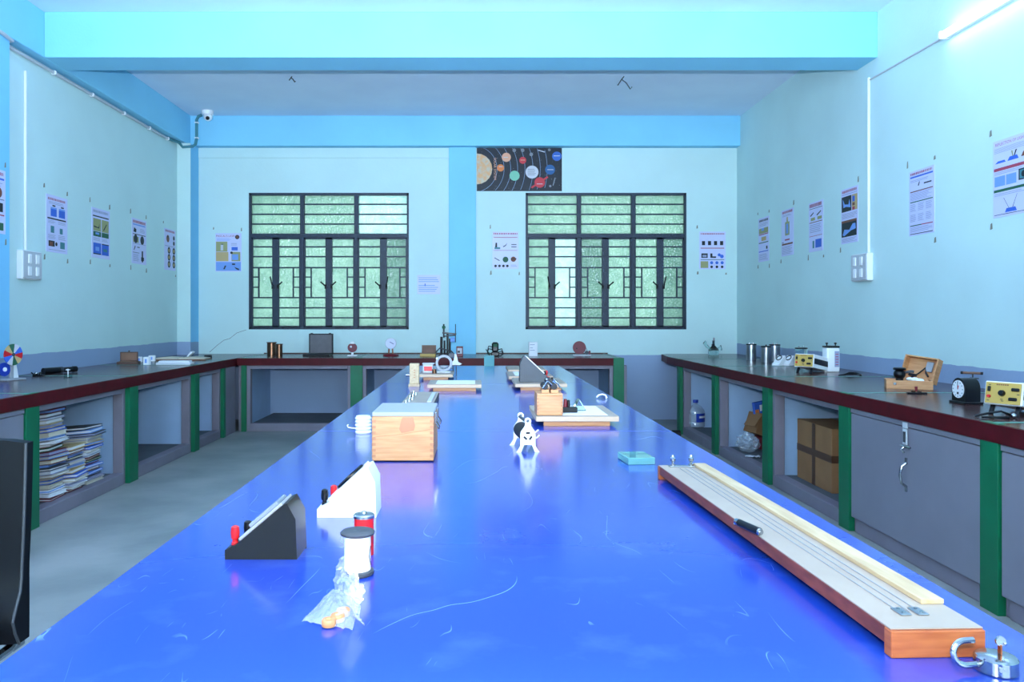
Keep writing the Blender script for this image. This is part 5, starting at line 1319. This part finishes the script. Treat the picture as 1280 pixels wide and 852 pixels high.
# ================================================================== under the right counter
q = G(871, 534, KB)
t = thing('water_jar', 'clear plastic water jar with blue cap and label under the right counter', 'bottle', (q.x, q.y + .06, KB))
MB().lathe([(0, 0), (.085, 0), (.093, .01), (.093, .05), (.09, .056), (.093, .062), (.093, .15), (.088, .17), (.062, .205), (.03, .225), (.026, .24), (0, .24)], 'bag_film', seg=28).build('bottle', t)
MB().lathe([(0, .24), (.034, .24), (.034, .268), (.03, .272), (0, .272)], 'blue_plastic', seg=20).build('cap', t)
MB().b2(-.075, 0, -.012, .012, .252, .266, 'blue_plastic', .005).build('handle', t)
lb = MB(); i = lb.mi('blue_plastic'); vs = []
for k in range(13):
    a_ = -PI * .55 + PI * .65 * k / 12
    vs.append((lb.bm.verts.new((.0945 * math.cos(a_), .0945 * math.sin(a_), .055)), lb.bm.verts.new((.0945 * math.cos(a_), .0945 * math.sin(a_), .14))))
for A, B in zip(vs, vs[1:]): lb.bm.faces.new((A[0], B[0], B[1], A[1])).material_index = i
lb.build('label_wrap', t)
lb = MB(); i = lb.mi('white_plastic'); vs = []
for k in range(7):
    a_ = -PI * .45 + PI * .3 * k / 6
    vs.append((lb.bm.verts.new((.0955 * math.cos(a_), .0955 * math.sin(a_), .095)), lb.bm.verts.new((.0955 * math.cos(a_), .0955 * math.sin(a_), .115))))
for A, B in zip(vs, vs[1:]): lb.bm.faces.new((A[0], B[0], B[1], A[1])).material_index = i
lb.build('label_band', t)
# bay with rubbish
t = thing('torn_carton', 'tilted brown cardboard carton under the right counter', 'carton', (2.37, 6.50, KB), .3)
M3 = Euler((.0, .35, 0))
MB().box((0, 0, .20), (.17, .16, .17), 'cardboard', .002, M3).build('body', t)
MB().box((-.085, -.02, .25), (.12, .14, .004), 'cardboard', 0, Euler((0, -.9, 0))).build('flap', t)
MB().b2(-.03, .14, -.07, .07, 0, .11, 'dark_red', .02, 2).build('dark_red_base', t)
t = thing('printed_packet', 'blue and white printed packet on the torn carton', 'packet', (2.36, 6.50, KB + .295), .3)
MB().box((0, 0, .05), (.11, .03, .10), 'ink_blue', .004, Euler((0, -.15, 0))).build('sleeve', t)
MB().box((.02, -.0165, .05), (.05, .002, .05), 'paper', 0, Euler((0, -.15, 0))).build('printed_patch', t)
MB().box((-.03, -.0168, .02), (.035, .002, .03), 'ink_orange', 0, Euler((0, -.15, 0))).build('printed_figure', t)
cr_ = MB(); q = G(925, 560, KB)
bmesh.ops.create_icosphere(cr_.bm, subdivisions=4, radius=1)
cr_.mi('clear_plastic')
for v in cr_.bm.verts:
    n_ = noise.noise(v.co * 2.3) * .25 + noise.noise(v.co * 6) * .16
    v.co = Vector((v.co.x * .085, v.co.y * .10, max(0, .06 + v.co.z * .075))) * (1 + n_)
cr_.mats[0] = 'bag_film'
tag(cr_.build('plastic_bag', loc=(q.x + .01, q.y - .16, KB + .0055), angle=15), 'grey crumpled plastic bag in the bay with the torn carton', 'bag')
q = G(941, 572, KB)
pw = MB(); i = pw.mi('paper'); gr = [[pw.bm.verts.new(((u / 8 - .5) * .11, (v / 5 - .5) * .07, .006 + .016 * abs(noise.noise(Vector((u * .5, v * .6, 2)))))) for v in range(6)] for u in range(9)]
for u in range(8):
    for v in range(5): pw.bm.faces.new((gr[u][v], gr[u + 1][v], gr[u + 1][v + 1], gr[u][v + 1])).material_index = i
tag(pw.build('paper_scrap', loc=(q.x, q.y, .0805), rz=-.4), 'white paper scrap in front of the crumpled bag', 'paper')
# big carton
a = G(978, 606, KB)
t = thing('cardboard_carton', 'big brown cardboard carton with dark tape under the right counter', 'carton', (2.215, 4.86, KB), 0)
w_, d_, h_ = .50, .52, .40
MB().b2(0, w_, 0, d_, 0, h_, 'cardboard', .003).build('body', t)
for u in (.28, .78): MB().b2(w_ * u - .025, w_ * u + .025, -.0012, -.0001, 0, h_, 'tape_brown').build('tape', t)
MB().b2(0, w_, -.0016, -.0004, h_ * .47, h_ * .47 + .045, 'tape_brown').build('tape', t)
MB().b2(-.0014, -.0001, 0, d_, h_ * .47, h_ * .47 + .045, 'tape_brown').b2(-.0012, -.0001, d_ * .45, d_ * .45 + .05, 0, h_, 'tape_brown').build('tape', t)
MB().b2(w_ * .5 - .025, w_ * .5 + .025, 0, d_, h_, h_ + .0012, 'tape_brown').build('tape', t)
q = G(846, 549, 0)
t = thing('rubber_foot', 'black round rubber wheel on the floor beyond the table', 'wheel', q)
MB().cyl((-.045, 0, .045), (.03, 0, .045), .044, 'black_matte', seg=20).build('tyre', t)
MB().cyl((.03, 0, .045), (.036, 0, .045), .02, 'dark_grey', seg=14).build('hub', t)
